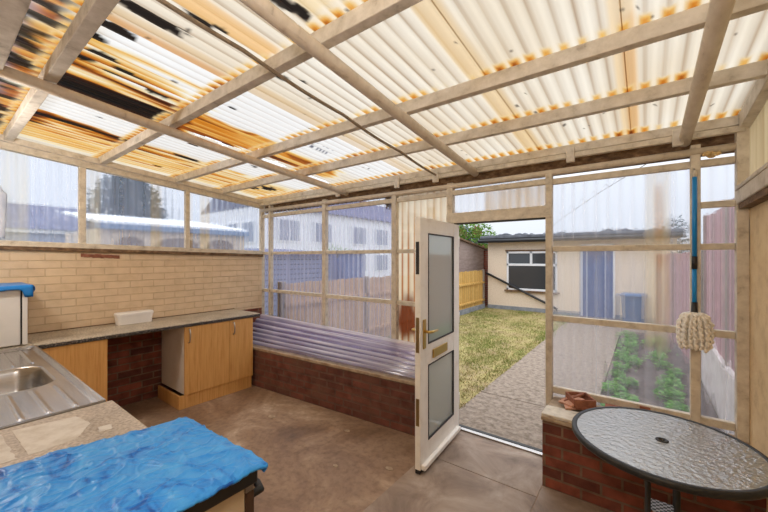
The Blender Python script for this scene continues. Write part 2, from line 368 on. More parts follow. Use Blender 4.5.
floor = MB().box(-4.62, .62, YH - .1, 3.02, -.15, 0).build('floor', M['floor'])
tag(floor, 'stained brown concrete floor of the lean-to', 'floor', kind='structure')
sl_ = noisy('pale_concrete_slab', [(.3, S(112, 94, 80)), (.45, S(142, 122, 106)), (.6, S(166, 148, 132)), (.8, S(196, 180, 164))], (3, 3), 12, .6, bstr=.15, distort=.6)
MB().box(-1.42, -.578, 2.46, 2.983, 0, .004).build('threshold_slab', sl_, floor)
MB().box(-1.42, -.578, 1.3, 2.454, 0, .003).build('threshold_slab', sl_, floor)
MB().box(-.572, .498, 1.3, 2.608, 0, .003).build('threshold_slab', sl_, floor)
# thin worn joint lines let into the floor near the door

for (fx_, fy_, fr_) in ((-1.46, 1.02, .012), (-2.6, 1.5, .02), (-1.55, 2.12, .022), (-1.02, 1.05, .018), (-1.9, 1.9, .015), (-3.0, 2.1, .03), (-.9, 1.45, .02), (-2.2, 2.35, .018), (-1.25, .95, .012)):
    ring = [(fx_ + fr_ * (1 + .5 * nz(k, fx_ * 7)) * cos(2 * pi * k / 9) * 1.5, fy_ + fr_ * (1 + .5 * nz(k, fy_ * 5)) * sin(2 * pi * k / 9), .0002) for k in range(9)]
    MB().prism(ring, (0, 0, .0042)).build('paint_fleck', M['coping'], floor)
wl = empty('wall_left', (X0, 1.4, 0), 'brick side wall painted cream above the long worktop and bare red below', 'wall', kind='structure')
MB().box(X0 - .11, X0, YH - .1, 2.98, 0, .872).build('bare_brickwork', M['brick_red'], wl)
MB().quad_box([(X0 - .11, YH - .1, .872), (X0, YH - .1, .872), (X0, 2.98, .872), (X0 - .11, 2.98, .872),
               (X0 - .11, YH - .1, 1.71), (X0, YH - .1, 1.71), (X0, 2.98, 1.645), (X0 - .11, 2.98, 1.645)]).build('painted_brickwork', M['brick_cream'], wl)
g = MB()
for k in range(14):                  # broken strip of raw brick under the sill
    y = .935 + k * .0225
    g.box(X0 - .01, X0 + .004 + random.random() * .006, y, y + .026, 1.612 - k * .0012 - random.random() * .008, 1.642 - k * .0012 + random.random() * .006)
g.build('exposed_brick', M['terracotta'], wl)['label'] = 'rust brown strip where the paint has come away'

hw = MB().box(-4.7, .7, YH - .12, YH, -.1, 2.9).build('wall_house', M['render'])
tag(hw, 'house wall that the lean-to is built against', 'wall', kind='structure')
wr = empty('wall_right', (X1, 1.4, 0), 'cream rendered side wall beside the round glass table', 'wall', kind='structure')
MB().box(X1, X1 + .12, YH, 3.06, 0, 1.98).build('rendered_wall', M['render'], wr, bevel=.01)
g = MB().quad_box([(X1 - .06, YH, 1.95), (X1 + .12, YH, 1.95), (X1 + .12, 2.96, 1.925), (X1 - .06, 2.96, 1.925),
                   (X1 - .06, YH, 2.03), (X1 + .12, YH, 2.03), (X1 + .12, 2.96, 2.005), (X1 - .06, 2.96, 2.005)])
g.build('timber_ledge', M['timber_roof'], wr, bevel=.006)
MB().box(X1 - .05, X1 + .05, YH, 2.95, 1.895, 1.93).build('ledge_shade_board', M['dark_timber'], wr)  # dark board added so the pale ledge's underside reads as shaded
MB().box(X1 - .065, X1 + .02, YH, 2.97, 2.008, 2.03).build('ledge_board', M['timber_roof'], wr, bevel=.004)
def corr(mb, o, ua, va, na, W, H, pitch=.076, amp=.009, col=None, keep=None, per=8, vs=.05, zfun=None):
    o = Vector(o); ua = Vector(ua); va = Vector(va); na = Vector(na)
    nu = max(4, int(W / pitch * per)); nv = max(2, int(H / vs))
    return mb.grid(nu, nv, lambda u, v: o + ua * (u * W) + va * (v * H) + na * (amp * cos(2 * pi * u * W / pitch)), True,
                   (lambda u, v: keep(u * W, v * H)) if keep else None, (lambda u, v: col(u * W, v * H)) if col else None)
def tan_col(u, v):
    s = .5 + .5 * cos(2 * pi * u / .076); n = fbm(u * 9, v * .8)
    c = mix(S(206, 186, 148), S(150, 118, 72), .5 * s ** 2 + .5 * n + .15)
    return (*c, .99)
corr(MB(), (X1 + .014, .9, 2.02), (0, 1, 0), (0, 0, 1), (1, 0, 0), 2.15, .62, amp=.007, col=tan_col).build('cladding_sheet', M['roof_sheet'], wr)
MB().box(.50, .535, 2.965, 3.0, 1.62, 1.83).build('drip_pipe', plain('faded_pink', S(206, 170, 176), .7), wr)

# low brick walls each side of the door
wbl = empty('wall_back_left', (-2.9, 2.8, 0), 'low dirty red brick wall under the purple plastic sheets', 'wall', kind='structure')
MB().quad_box([(-4.5, 2.44, 0), (-1.43, 2.665, 0), (-1.43, 3.05, 0), (-4.5, 3.05, 0),
               (-4.5, 2.44, .455), (-1.43, 2.665, .455), (-1.43, 3.05, .455), (-4.5, 3.05, .455)]).build('brickwork', M['brick_seat'], wbl)
MB().quad_box([(-4.5, 2.43, .455), (-1.425, 2.652, .455), (-1.425, 3.05, .455), (-4.5, 3.05, .455),
               (-4.5, 2.43, .487), (-1.425, 2.652, .487), (-1.425, 3.05, .487), (-4.5, 3.05, .487)]).build('coping', M['coping'], wbl, bevel=.006)
wbr = empty('wall_back_right', (0, 2.8, 0), 'low red brick wall behind the round glass table', 'wall', kind='structure')
MB().box(-.575, X1, 2.61, 3.06, 0, .462).build('brickwork', M['brick_red'], wbr)
MB().box(-.585, X1, 2.60, 3.06, .462, .492).build('coping', M['coping'], wbr, bevel=.008)
MB().box(-.582, -.25, 2.605, 2.78, .492, .512).build('coping_board', M['timber'], wbr, bevel=.004)

# ---- glazing sheets
def clear_col(seed, base=.16, stainx=None, veil=S(214, 220, 238), rib=1.0):
    def f(u, v):
        st = nz(u * 16, v * .5, seed) ; st2 = nz(u * 40, v * 1.1, seed + 3); cl = fbm(u * 2, v * 2, seed + 7)
        pk = (.5 + .5 * cos(2 * pi * u / .076)) ** 4
        a = base + .16 * max(0, st) + .08 * rib * max(0, st2) + .07 * max(0, cl) + rib * pk * (.10 + .22 * max(0, nz(u * 5, v * .8, seed + 21)))
        c = veil
        if stainx:
            for (x0, x1, z0, z1, cc, al) in stainx:
                w = sst(x0 - .02, x0 + .02, u) * (1 - sst(x1 - .02, x1 + .02, u))
                d = .12 + .18 * nz(u * 30, 3, seed)
                w *= sst(z0 - d, z0 + .04, v) * (1 - sst(z1 - .04, z1 + .03, v))
                w *= .65 + .35 * nz(u * 26, v * 1.5, seed + 11)
                a = a + (al - a) * max(0, w); c = mix(c, cc, w * 1.4)
        return (*c, min(.97, max(.03, a)))
    return f
TAN = S(216, 184, 136); RUST = S(176, 96, 36)
def sill(y): return 1.757 - .0205 * (y - .393)
def ltop(y): return 2.563 - .0902 * (y - .393)

# window_1: clerestory glazing over the left wall
w1 = empty('window_1', (X0, 1.4, 1.66), 'long strip of clear corrugated glazing over the cream brick wall', 'window', kind='structure')
def lbar(z_of, h, x0, x1, name, mat=M['timber'], y0=YH, y1=2.985):
    a, b = z_of(y0), z_of(y1)
    MB().quad_box([(x0, y0, a), (x1, y0, a), (x1, y1, b), (x0, y1, b), (x0, y0, a + h), (x1, y0, a + h), (x1, y1, b + h), (x0, y1, b + h)]).build(name, mat, w1, bevel=.004)
lbar(lambda y: sill(y) - .045, .045, X0 - .06, X0 + .012, 'bottom_rail')
lbar(lambda y: sill(y) - .085, .04, X0 - .09, X0 + .028, 'sill_board', M['dark_timber'])
lbar(lambda y: sill(y) - .05, .008, X0 - .06, X0 + .03, 'sill_edge', M['timber'])
lbar(ltop, .075, X0 - .06, X0 + .01, 'top_rail')
lbar(lambda y: ltop(y) + .06, .055, X0 - .05, X0 + .035, 'wall_plate', M['timber_roof'])
for y, wd in ((.95, .055), (1.95, .05)):
    MB().box(X0 - .05, X0 + .0, y - wd / 2, y + wd / 2, sill(y) - .01, ltop(y) + .02).build('post', M['timber'], w1, bevel=.004)
bays = [(-.2, .95), (.95, 1.95), (1.95, 2.98)]
for k, (a, b) in enumerate(bays):
    stx = {0: [(.60, .78, 0, 1, S(226, 222, 208), .55)], 1: [(.02, .16, 0, 1, S(226, 220, 206), .5), (.62, .74, 0, 1, S(222, 206, 176), .45)], 2: [(.18, .30, 0, 1, S(224, 206, 170), .45), (.02, .08, 0, 1, TAN, .3)]}[k]
    corr(MB(), (X0 - .075, a, sill(b) - .05), (0, 1, 0), (0, 0, 1), (1, 0, 0), b - a, ltop(a) - sill(b) + .09, col=clear_col(20 + k * 5, .28, stx, S(206, 220, 248), .35)).build('pane', M['clear_sheet'], w1)

# window_2: glazing left of the door, and the yellowed sheet behind the open door
w2 = empty('window_2', (-3.0, 3.02, .487), 'clear corrugated glazing over the low wall left of the open door', 'window', kind='structure')
for x0, x1, z0, z1 in ((-4.575, -4.515, .3, 2.42), (-4.345, -4.30, .487, 2.36), (-3.225, -3.165, .487, 2.33), (-2.155, -2.095, .487, 2.30), (-1.505, -1.445, 2.02, 2.31)):
    MB().box(x0, x1, 2.985, 3.04, z0, z1).build('post', M['timber'], w2, bevel=.004)
for z, h in ((.50, .05), (1.105, .045), (1.65, .04)):
    MB().box(-4.52, -1.45, 3.0, 3.04, z, z + h).build('rail', M['timber'], w2, bevel=.004)
MB().box(-4.52, -1.45, 2.998, 3.04, 2.19, 2.235).build('rail', M['timber'], w2, bevel=.004)
for k, (a, b) in enumerate(((-4.52, -4.32), (-4.32, -3.2), (-3.2, -2.125))):
    corr(MB(), (a, 3.055, .487), (1, 0, 0), (0, 0, 1), (0, -1, 0), b - a, 1.8, col=clear_col(40 + 7 * k, .24, None, S(208, 208, 236)), keep=None).build('pane', M['clear_sheet'], w2)
def rusty(u, v):
    s = .5 + .5 * cos(2 * pi * u / .076 + .6); n = fbm(u * 10, v * .7, 3)
    c = mix(S(244, 232, 206), S(206, 168, 112), .55 * s ** 2 + .7 * n)
    c = mix(c, S(186, 112, 48), sst(.55, .95, s) * sst(1.1, .3, abs(v - .75)) * sst(.5, .1, u) * .9)
    r = sst(.30, .12, math.hypot((u - .13) * 1.5, (v - .48) * .9) + .12 * fbm(u * 7, v * 6, 8))
    c = mix(c, S(120, 52, 20), r)
    return (*c, .9 if u < .62 else .8)
corr(MB(), (-2.125, 3.055, .487), (1, 0, 0), (0, 0, 1), (0, -1, 0), .66, 1.8, col=rusty, vs=.03).build('pane', M['roof_sheet'], w2)['label'] = 'yellowed rust-stained corrugated sheet'

# window_3: fanlight over the door
w3 = empty('window_3', (-1.03, 3.02, 2.02), 'fanlight strip above the doorway with brown streaks', 'window', kind='structure')
MB().box(-1.445, -.59, 2.985, 3.04, 2.192, 2.235).build('rail', M['timber'], w3, bevel=.004)
corr(MB(), (-1.46, 3.055, 1.98), (1, 0, 0), (0, 0, 1), (0, -1, 0), .86, .32,
     col=clear_col(70, .32, [(.30, .90, .0, .24, S(206, 176, 130), .85)], S(232, 232, 236)), vs=.02).build('pane', M['clear_sheet'], w3)

# window_4: glazing right of the door
w4 = empty('window_4', (0, 3.02, .49), 'clear corrugated glazing over the low wall behind the round table', 'window', kind='structure')
for x0, x1, y0, z0, z1 in ((-.635, -.588, 2.98, 0, 2.3), (.235, .285, 2.985, .54, 2.33), (.445, .50, 2.97, .46, 2.40), (.455, .495, 2.96, 2.38, 2.50)):
    MB().box(x0, x1, y0, 3.04, z0, z1).build('post', M['timber'], w4, bevel=.004)
for x0, x1, z, h in ((-.588, .445, .53, .05), (-.588, .445, 1.10, .045), (-.588, .445, 1.652, .04), (-.588, .445, 2.185, .045), (.285, .445, 1.92, .04)):
    MB().box(x0, x1, 3.0, 3.04, z, z + h).build('rail', M['timber'], w4, bevel=.004)
corr(MB(), (-.60, 3.055, .487), (1, 0, 0), (0, 0, 1), (0, -1, 0), .87, 1.75, amp=.006,
     col=clear_col(83, .15, [(.60, .74, .5, 1.8, S(226, 210, 178), .62), (.655, .70, 1.1, 1.62, S(196, 150, 84), .8), (.0, .87, 1.17, 1.26, S(214, 190, 150), .35)], S(222, 224, 232))).build('pane', M['clear_sheet'], w4)
corr(MB(), (.26, 3.055, .487), (1, 0, 0), (0, 0, 1), (0, -1, 0), .2, 1.75, amp=.006, col=clear_col(91, .12, None, S(226, 224, 232))).build('pane', M['clear_sheet'], w4)

# eaves assembly along the back wall
e1 = MB().bar((-4.6, 3.0, roofz(3.0) - .04), (.48, 3.0, roofz(3.0) - .04), .05, .06).build('trim_1', M['timber_roof'], bevel=.004)
tag(e1, 'eaves timber the lower ends of the roof sheets rest on', 'beam', kind='structure')
e2 = MB().box(-4.55, .48, 2.95, 2.985, 2.362, 2.40).build('trim_2', M['timber'], bevel=.004)
tag(e2, 'pale batten nailed along the face of the eaves timber', 'batten', kind='structure')
e3 = MB().box(-4.6, .5, 3.10, 3.125, 2.275, 2.45).build('trim_3', M['dark_timber'])
tag(e3, 'dark stained fascia board behind the eaves pole', 'fascia', kind='structure')
g = MB().tube([(-4.52, 3.0, 2.30), (-2.8, 3.0, 2.285), (-1.2, 3.0, 2.275), (.45, 3.0, 2.285)], .024, 14)
e4 = g.build('trim_4', M['pole']); tag(e4, 'round pole running along the top of the glazed wall', 'pole', kind='structure')
for x in (-.45, .17, -2.05, -1.6, -2.9):
    tag(MB().box(x - .028, x + .028, 2.925, 2.953, 2.325, 2.435).build('eaves_block', M['timber_roof'], bevel=.004),
        'small upright timber block on the eaves batten', 'block', 'blocks along the eaves batten', 'structure')

# ---- roof sheets
PUR = [.44, 1.105, 1.83, 2.39, 3.0]
CREAM = S(238, 230, 214); WHITE = S(240, 240, 238); TANR = S(208, 178, 128); ORA = S(190, 104, 16); BRO = S(98, 44, 6); BLK = S(14, 10, 8)
BANDS = [   # centre x, half width, y0, y1, burn level, streakiness
    (-2.40, .20, .10, 1.12, .42, 1.0), (-2.58, .16, .10, 1.30, .62, .9), (-2.52, .05, .2, 1.05, .9, .8), (-2.70, .10, .15, 1.28, .85, .8),
    (-2.93, .19, .10, 1.30, 1.0, .10), (-3.14, .05, .3, 1.25, .42, .5),
    (-2.74, .17, 1.15, 2.80, .50, .45), (-2.62, .05, 1.2, 1.75, .8, .7), (-2.86, .05, 1.9, 2.78, .8, .6), (-2.70, .08, 2.1, 2.8, .66, .7), (-2.95, .05, 1.12, 1.75, .85, .6),
    (-3.82, .20, .05, .66, 1.0, .35), (-3.72, .07, .4, 1.25, .95, .5), (-3.72, .07, 1.1, 2.3, .62, .9),
    (-4.12, .42, .25, 3.0, .30, .35), (-3.95, .16, .4, 2.7, .50, .9), (-3.88, .10, .3, 2.0, .72, 1.0), (-4.2, .2, 1.2, 2.6, .46, 1.0), (-3.45, .12, .05, .42, .85, .9),
]
BURN = [(0, S(240, 240, 238)), (.14, S(236, 222, 184)), (.30, S(226, 180, 96)), (.46, S(204, 126, 30)), (.62, S(150, 74, 12)), (.80, S(72, 32, 8)), (.95, S(16, 11, 8)), (1.01, S(12, 9, 7))]
def burncol(b):
    for (p0, c0), (p1, c1) in zip(BURN, BURN[1:]):
        if b <= p1: return mix(c0, c1, (b - p0) / (p1 - p0))
    return BURN[-1][1]
LOBES = [(-1.80, .62, .038, .15), (-1.765, .73, .016, .06), (-1.63, .76, .034, .075), (-1.60, .84, .018, .04), (-1.22, .88, .045, .10), (-1.19, .99, .025, .05),
         (-2.04, .55, .034, .10), (-2.20, .50, .03, .06), (-2.36, .58, .032, .08), (-2.47, .53, .03, .06), (-2.43, .72, .022, .085), (-2.52, .66, .024, .06), (-2.55, .92, .022, .08),
         (-1.95, .46, .03, .04), (-1.69, 1.25, .034, .05), (-1.60, 1.33, .018, .025), (-2.28, 1.28, .018, .03), (-3.25, 1.45, .02, .05), (-3.68, .72, .018, .04), (-3.7, 1.6, .03, .14), (-4.28, 1.0, .02, .06),
         (-4.3, 1.55, .02, .06), (-3.72, 1.15, .02, .09), (-3.3, 2.1, .03, .07), (-3.45, 2.45, .02, .05), (-3.95, 2.72, .09, .12), (-4.12, 2.62, .05, .05), (-3.35, .8, .014, .03), (-1.88, .44, .05, .05)]
rd = random.Random(4)
DOTS = [(rd.uniform(-2.4, .4), rd.uniform(.5, 2.9), rd.uniform(.004, .009)) for _ in range(70)]
PRINT = []                                  # faint maker's stamp, illegible rows of short dashes
for r_ in range(3):
    y = 0
    for k in range(6):
        w = rd.uniform(.012, .03)
        if rd.random() < .85: PRINT.append((-2.33 + r_ * .045, 2.03 + y, w))
        y += w + rd.uniform(.008, .016)
def roof_col(X, Y):
    ph = .5 + .5 * cos(2 * pi * X / .076)                         # 1 in the dirty valleys
    n = fbm(X * 2.2, Y * 1.0, 1.0); ns = nz(X * 9, Y * .9, 4)
    c = mix(CREAM, TANR, .22 + .5 * n)
    wz = sst(-1.85, -2.0, X) * sst(-2.75, -2.45, X) * sst(.45, .6, Y)
    wz = max(wz, sst(-3.12, -3.24, X) * sst(-3.70, -3.56, X) * sst(.4, .6, Y) * .95)
    c = mix(c, WHITE, wz * .85)
    c = mix(c, S(142, 104, 58), (ph ** 7) * (.72 - .30 * wz) * (.75 + .6 * ns))
    for (x0, x1, y0, y1, cc, s) in ((-1.60, -1.49, .3, 1.12, S(232, 170, 60), .8), (-1.98, -1.87, .35, 3.1, S(214, 178, 122), .75), (-.79, -.66, .3, 3.2, S(226, 190, 132), .75), (-.125, -.035, .3, 3.2, S(224, 188, 132), .8),
                                    (-1.18, -1.02, .3, 1.05, S(240, 206, 130), .5), (-.09, -.035, 1.7, 3.2, S(206, 140, 50), .55), (-2.0, -1.95, .35, 1.15, S(206, 140, 50), .8)):
        w = sst(x0 - .012, x0 + .012, X) * (1 - sst(x1 - .012, x1 + .012, X)) * sst(y0, y0 + .1, Y) * (1 - sst(y1 - .05, y1, Y))
        c = mix(c, cc, w * s * (.8 + .3 * ns))
    # burnt and rotten-leaf bands
    jx = .05 * nz(X * 3, Y * 2.2, 9) + .03 * nz(X * 8, Y * 4, 2)
    stn = nz(X * 20, Y * 1.1, 6) + .35 * nz(X * 47, Y * 2.0, 13)
    bn = 0.0
    for (xc, hw_, y0, y1, lv, stk) in BANDS:
        w = 1 - sst(hw_ * .7, hw_ * 1.2, abs(X + jx - xc))
        if w <= 0: continue
        e = .18 * nz(X * 14, 1.0, xc)
        w *= sst(y0 + e - .06, y0 + e + .06, Y) * (1 - sst(y1 + e - .14, y1 + e + .05, Y))
        w *= (1 - stk) + stk * max(0, min(1, .5 + 1.7 * stn))
        bn = max(bn, w * lv)
    if X < -3.6: bn = max(0, bn + .22 * (ph - .5) * min(1, bn * 4))
    elif bn > 0: bn = bn + .10 * (ph - .5)
    if bn > 0: c = mix(c, burncol(min(1, bn)), sst(.0, .16, bn))
    # grey mouldy strip next to the house
    w = sst(-1.75, -2.1, X) * sst(.50, .36, Y + .06 * nz(X * 15, 0, 3))
    if w > 0:
        gq = mix(S(206, 204, 212), S(80, 74, 78), .5 + .9 * nz(X * 7, Y * 5, 2))
        gq = mix(gq, burncol(.40 + .5 * nz(X * 18, Y * 2, 1)), sst(.24, .34, Y + .05 * nz(X * 16, 3)) * .95)
        gq = mix(gq, BLK, sst(-.02, .14, nz(X * 13, Y * 4, 8) + .3 * nz(X * 30, Y * 5, 2)) * .97)
        c = mix(c, gq, w * (.97 if X < -2.0 else .8))
    # drips over every purlin
    for yp in PUR:
        d = Y - (yp - .024) + .012 * nz(X * 30, yp)
        if -.09 < d < .07:
            w = sst(-.060, -.008, d) * (.12 + .88 * ph ** 1.5) * (.62 + .9 * nz(X * 5, yp * 3, 2))
            w = max(0, min(1, w)); c = mix(c, burncol(.16 + .30 * w + .20 * w * sst(-.03, .0, d)), sst(0, .3, w))
    for (lx, ly, rx, ry) in LOBES:
        if abs(X - lx) < rx * 1.6 and abs(Y - ly) < ry * 1.6:
            q = math.hypot((X - lx) / rx, (Y - ly) / ry) + .35 * nz(X * 45, Y * 22, 5)
            c = mix(c, S(30, 22, 16), 1 - sst(.82, 1.05, q))
    for (lx, ly, r) in DOTS:
        if abs(X - lx) < r and abs(Y - ly) < r * 1.6: c = mix(c, S(60, 48, 40), .8)
    for (px, py, w) in PRINT:
        if abs(X - px) < .012 and py < Y < py + w: c = mix(c, S(52, 56, 84), .85)
    g_ = .64
    return (c[0] * g_, c[1] * g_, c[2] * g_, .995)
def hole(X, Y):
    for (xc, hw_, y0, y1) in ((-2.985, .028, 1.26, 1.86), (-3.0, .045, 1.95, 2.33), (-3.03, .028, 2.42, 2.95), (-2.87, .03, 1.86, 1.93), (-2.80, .02, 1.80, 1.86)):
        if y0 < Y < y1 and abs(X - xc + .02 * nz(X * 5, Y * 9, 3)) < hw_ * min(1, (Y - y0) / .12, (y1 - Y) / .12): return False
    return True
ceil = empty('ceiling', (-2, 1.6, 2.4), 'sloping lean-to roof of stained translucent corrugated sheets', 'roof', kind='structure')
EDG = [-4.75, -3.80, -2.888, -1.90, -.684, -.076, .62]
YR0, YR1 = .16, 3.22
for k in range(6):
    a = EDG[k] - (.005 if k else 0); b = EDG[k + 1]
    lift = .002 * (k % 2)
    nu = int((b - a) / .0095); nv = 170
    def fn(u, v, a=a, b=b, lift=lift):
        X = a + (b - a) * u; Y = YR0 + (YR1 - YR0) * v
        return (X, Y, roofz(Y) + .011 + lift + .009 * cos(2 * pi * X / .076 + pi))
    MB().grid(nu, nv, fn, True, (lambda u, v, a=a, b=b: hole(a + (b - a) * u, YR0 + (YR1 - YR0) * v)) if k in (1, 2) else None,
              lambda u, v, a=a, b=b: roof_col(a + (b - a) * u, YR0 + (YR1 - YR0) * v)).build('roof_sheet', M['roof_sheet'], ceil)
ordn = ['nearest the house', 'second from the house', 'third from the house', 'fourth from the house']
for y, wd in zip(PUR[:4], (.06, .055, .05, .045)):
    zt = roofz(y) - .003
    p = MB().box(-4.52, .50, y - wd / 2, y + wd / 2, zt - .072, zt).build('roof_purlin', M['timber_roof'], bevel=.004)
    tag(p, 'pale timber purlin crossing under the roof sheets, ' + ordn.pop(0), 'beam', kind='structure')
rb = MB().quad_box([(.455, .2, roofz(.2) - .10), (.505, .2, roofz(.2) - .10), (.505, 3.08, roofz(3.08) - .10), (.455, 3.08, roofz(3.08) - .10),
                    (.455, .2, roofz(.2) - .005), (.505, .2, roofz(.2) - .005), (.505, 3.08, roofz(3.08) - .005), (.455, 3.08, roofz(3.08) - .005)]).build('roof_rafter', M['timber_roof'], bevel=.004)
tag(rb, 'weathered timber rafter along the right edge of the roof', 'beam', kind='structure')
ld = MB().box(-4.6, .6, .15, .25, 2.60, 2.715).build('trim_5', M['timber_roof'], bevel=.006)
tag(ld, 'timber ledger carrying the roof sheets along the house', 'beam', kind='structure')
so = MB().box(-4.6, .6, YH, .155, 2.655, 2.70).build('ceiling_soffit', M['render']); tag(so, 'cracked cream boarding between house wall and roof sheets', 'soffit', kind='structure')

# poles slung under the purlins
def roof_pole(x0, x1, y0, y1, r, label, mat='pole', name='roof_pole'):
    pts = []
    for k in range(9):
        t = k / 8; y = y0 + (y1 - y0) * t
        pts.append((x0 + (x1 - x0) * t, y, roofz(y) - .078 - r + (-.01 * sin(pi * t))))
    return tag(MB().tube(pts, r, 16).build(name, M[mat]), label, 'pole')
roof_pole(-1.15, -1.225, .2, 3.0, .033, 'beige round pole slung under the purlins towards the door head')
roof_pole(.217, .208, .2, 3.02, .034, 'beige round pole slung under the purlins above the mop')
p = roof_pole(-2.77, -2.815, .22, 3.0, .033, 'beige round pole slung under the burnt dark patch of roof')
pts = []
for k in range(33):
    t = k / 32; y = .2 + 2.8 * t
    sag = -.012 * abs(sin(pi * t * 4))
    pts.append((-1.475 - .12 * t, y, roofz(y) - .09 + sag))
tag(MB().tube(pts, .010, 8).build('cable', noisy('dusty_cable', [(.3, S(112, 96, 78)), (.7, S(160, 142, 120))], (20, 20), 5, .8)), 'thin grey-brown cable strung under the purlins', 'cable')

# ------------------------------------------------------------------ door
dr = empty('door_1', (-1.385, 2.985, 0), 'open white half-glazed door with brass handle and letterbox', 'door', kind='structure')
A = Vector((-1.418, 2.972, 0)); B = Vector((-1.362, 2.185, 0)); dd = (B - A).normalized(); nn = Vector((-dd.y, dd.x, 0))   # dd hinge to latch
if nn.x < 0: nn = -nn                              # nn faces the camera side
LW = (B - A).length; TH = .045
def D(s, n, z): return A + dd * s + nn * n + Vector((0, 0, z))
def dbox(mb, s0, s1, n0, n1, z0, z1):
    return mb.quad_box([D(s0, n0, z0), D(s1, n0, z0), D(s1, n1, z0), D(s0, n1, z0), D(s0, n0, z1), D(s1, n0, z1), D(s1, n1, z1), D(s0, n1, z1)])
st0, st1 = .135, LW - .135; zb, ztop = .035, 1.905
dbox(MB(), 0, st0, 0, TH, zb, ztop).build('stile', M['upvc'], dr, bevel=.004)
dbox(MB(), st1, LW, 0, TH, zb, ztop).build('stile', M['upvc'], dr, bevel=.004)
for z0, z1 in ((zb, .205), (.78, .94), (1.79, ztop)):
    dbox(MB(), st0, st1, .001, TH - .001, z0, z1).build('rail', M['upvc'], dr, bevel=.003)
for z0, z1 in ((.205, .78), (.94, 1.79)):
    g = MB()
    for (a, b, c, d) in ((st0, st1, z0, z0 + .008), (st0, st1, z1 - .008, z1), (st0, st0 + .008, z0, z1), (st1 - .008, st1, z0, z1)):
        dbox(g, a, b, .012, TH + .003, c, d)
    fr = g.build('gasket', M['gasket'], dr)
    dbox(MB(), st0 + .004, st1 - .004, .030, .036, z0 + .004, z1 - .004).build('glass', M['door_glass'], fr)
dbox(MB(), .05, LW - .01, TH, TH + .035, zb, zb + .04).build('weather_bar', M['upvc'], dr, bevel=.008)
dbox(MB(), .3, .58, TH, TH + .012, .815, .885).build('letterbox', M['brass'], dr, bevel=.004)
hd = dbox(MB(), LW - .085, LW - .04, TH, TH + .008, .92, 1.14).build('handle_plate', M['brass'], dr, bevel=.003)
g = MB().tube([D(LW - .062, TH, 1.05), D(LW - .062, TH + .05, 1.05), D(LW - .075, TH + .058, 1.05), D(LW - .18, TH + .056, 1.045)], [.011, .010, .011, .009], 10)
g.build('lever', M['brass'], hd)
hd2 = dbox(MB(), LW - .085, LW - .04, -.008, 0, .92, 1.14).build('handle_plate', M['brass'], dr, bevel=.003)
MB().tube([D(LW - .062, 0, 1.05), D(LW - .062, -.05, 1.05), D(LW - .075, -.058, 1.05), D(LW - .18, -.056, 1.045)], [.011, .010, .011, .009], 10).build('lever', M['brass'], hd2)
for z0, z1, mt in ((.90, 1.16, 'brass_old'), (1.48, 1.72, 'gasket'), (.36, .56, 'brass_old')):
    dbox(MB(), LW - .001, LW + .004, .010, .036, z0, z1).build('lock_plate', M[mt], dr)
dbox(MB(), 0, LW, .004, TH - .004, .008, zb).build('bottom_seal', M['gasket'], dr)
for z in (.25, 1.0, 1.7):
    MB().tube([D(-.012, TH * .8, z), D(-.012, TH * .8, z + .1)], .009, 8).build('hinge', M['upvc'], dr)
# door frame
dfm = empty('door_2', (-1.03, 3.0, 0), 'timber door frame with low metal threshold around the garden doorway', 'door frame', kind='structure')
MB().box(-1.47, -1.43, 2.985, 3.05, 0, 1.925).build('jamb', M['upvc'], dfm, bevel=.003)
MB().box(-1.505, -.590, 2.975, 3.05, 1.925, 2.02).build('head', M['timber'], dfm, bevel=.004)
MB().box(-1.43, -.635, 2.985, 3.05, 1.915, 1.925).build('head_seal', M['gasket'], dfm)
MB().box(-1.43, -.635, 2.985, 3.03, 0, .018).build('threshold', M['steel'], dfm, bevel=.004)
MB().box(-1.43, -.635, 3.03, 3.06, 0, .022).build('weather_strip', M['black_plastic'], dfm)

# ------------------------------------------------------------------ kitchen side
XF = -3.88
wt = empty('worktop', (-4.19, 1.5, .87), 'long grey speckled worktop along the cream brick wall', 'worktop')
MB().box(X0, XF, .52, 2.545, .868, .905).build('slab', M['granite'], wt, bevel=.006)
MB().box(XF - .002, XF + .004, .521, 2.544, .869, .897).build('front_edge', M['granite_edge'], wt, bevel=.002)
MB().box(X0, X0 + .02, .52, 2.545, .905, .912).build('sealant', M['dark_timber'], wt)
# corner piece of worktop under the white appliance
wc = MB().box(X0, XF - .02, YH, .518, .868, .905).build('corner_worktop', M['granite'], bevel=.004)
tag(wc, 'grey speckled corner worktop under the white boxy appliance', 'worktop')

def cabinet(y0, y1, label, doors, plinth_ret=False):
    r = empty('base_cabinet', ((X0 + XF) / 2, (y0 + y1) / 2, 0), label, 'cabinet')
    xb, xf = X0 + .02, XF - .025
    MB().box(xb, xf, y0, y0 + .018, .15, .866).build('side_panel', M['white_board'], r)
    MB().box(xb, xf, y1 - .018, y1, .15, .866).build('side_panel', M['white_board'], r)
    MB().box(xb, xf, y0 + .018, y1 - .018, .15, .168).build('bottom_panel', M['white_board'], r)
    MB().box(xb, xb + .008, y0 + .018, y1 - .018, .168, .866).build('back_panel', M['white_board'], r)
    return r, xf
# cabinet beside the sink: plain oak panel
c1_, xf = cabinet(.545, .995, 'oak-effect base cabinet beside the steel sink, without handle', 1)
MB().box(xf, xf + .02, .545, .993, .145, .864).build('front_panel', M['oak'], c1_, bevel=.002)
MB().box(xf - .06, xf - .04, .545, .995, 0, .15).build('plinth', M['oak'], c1_)
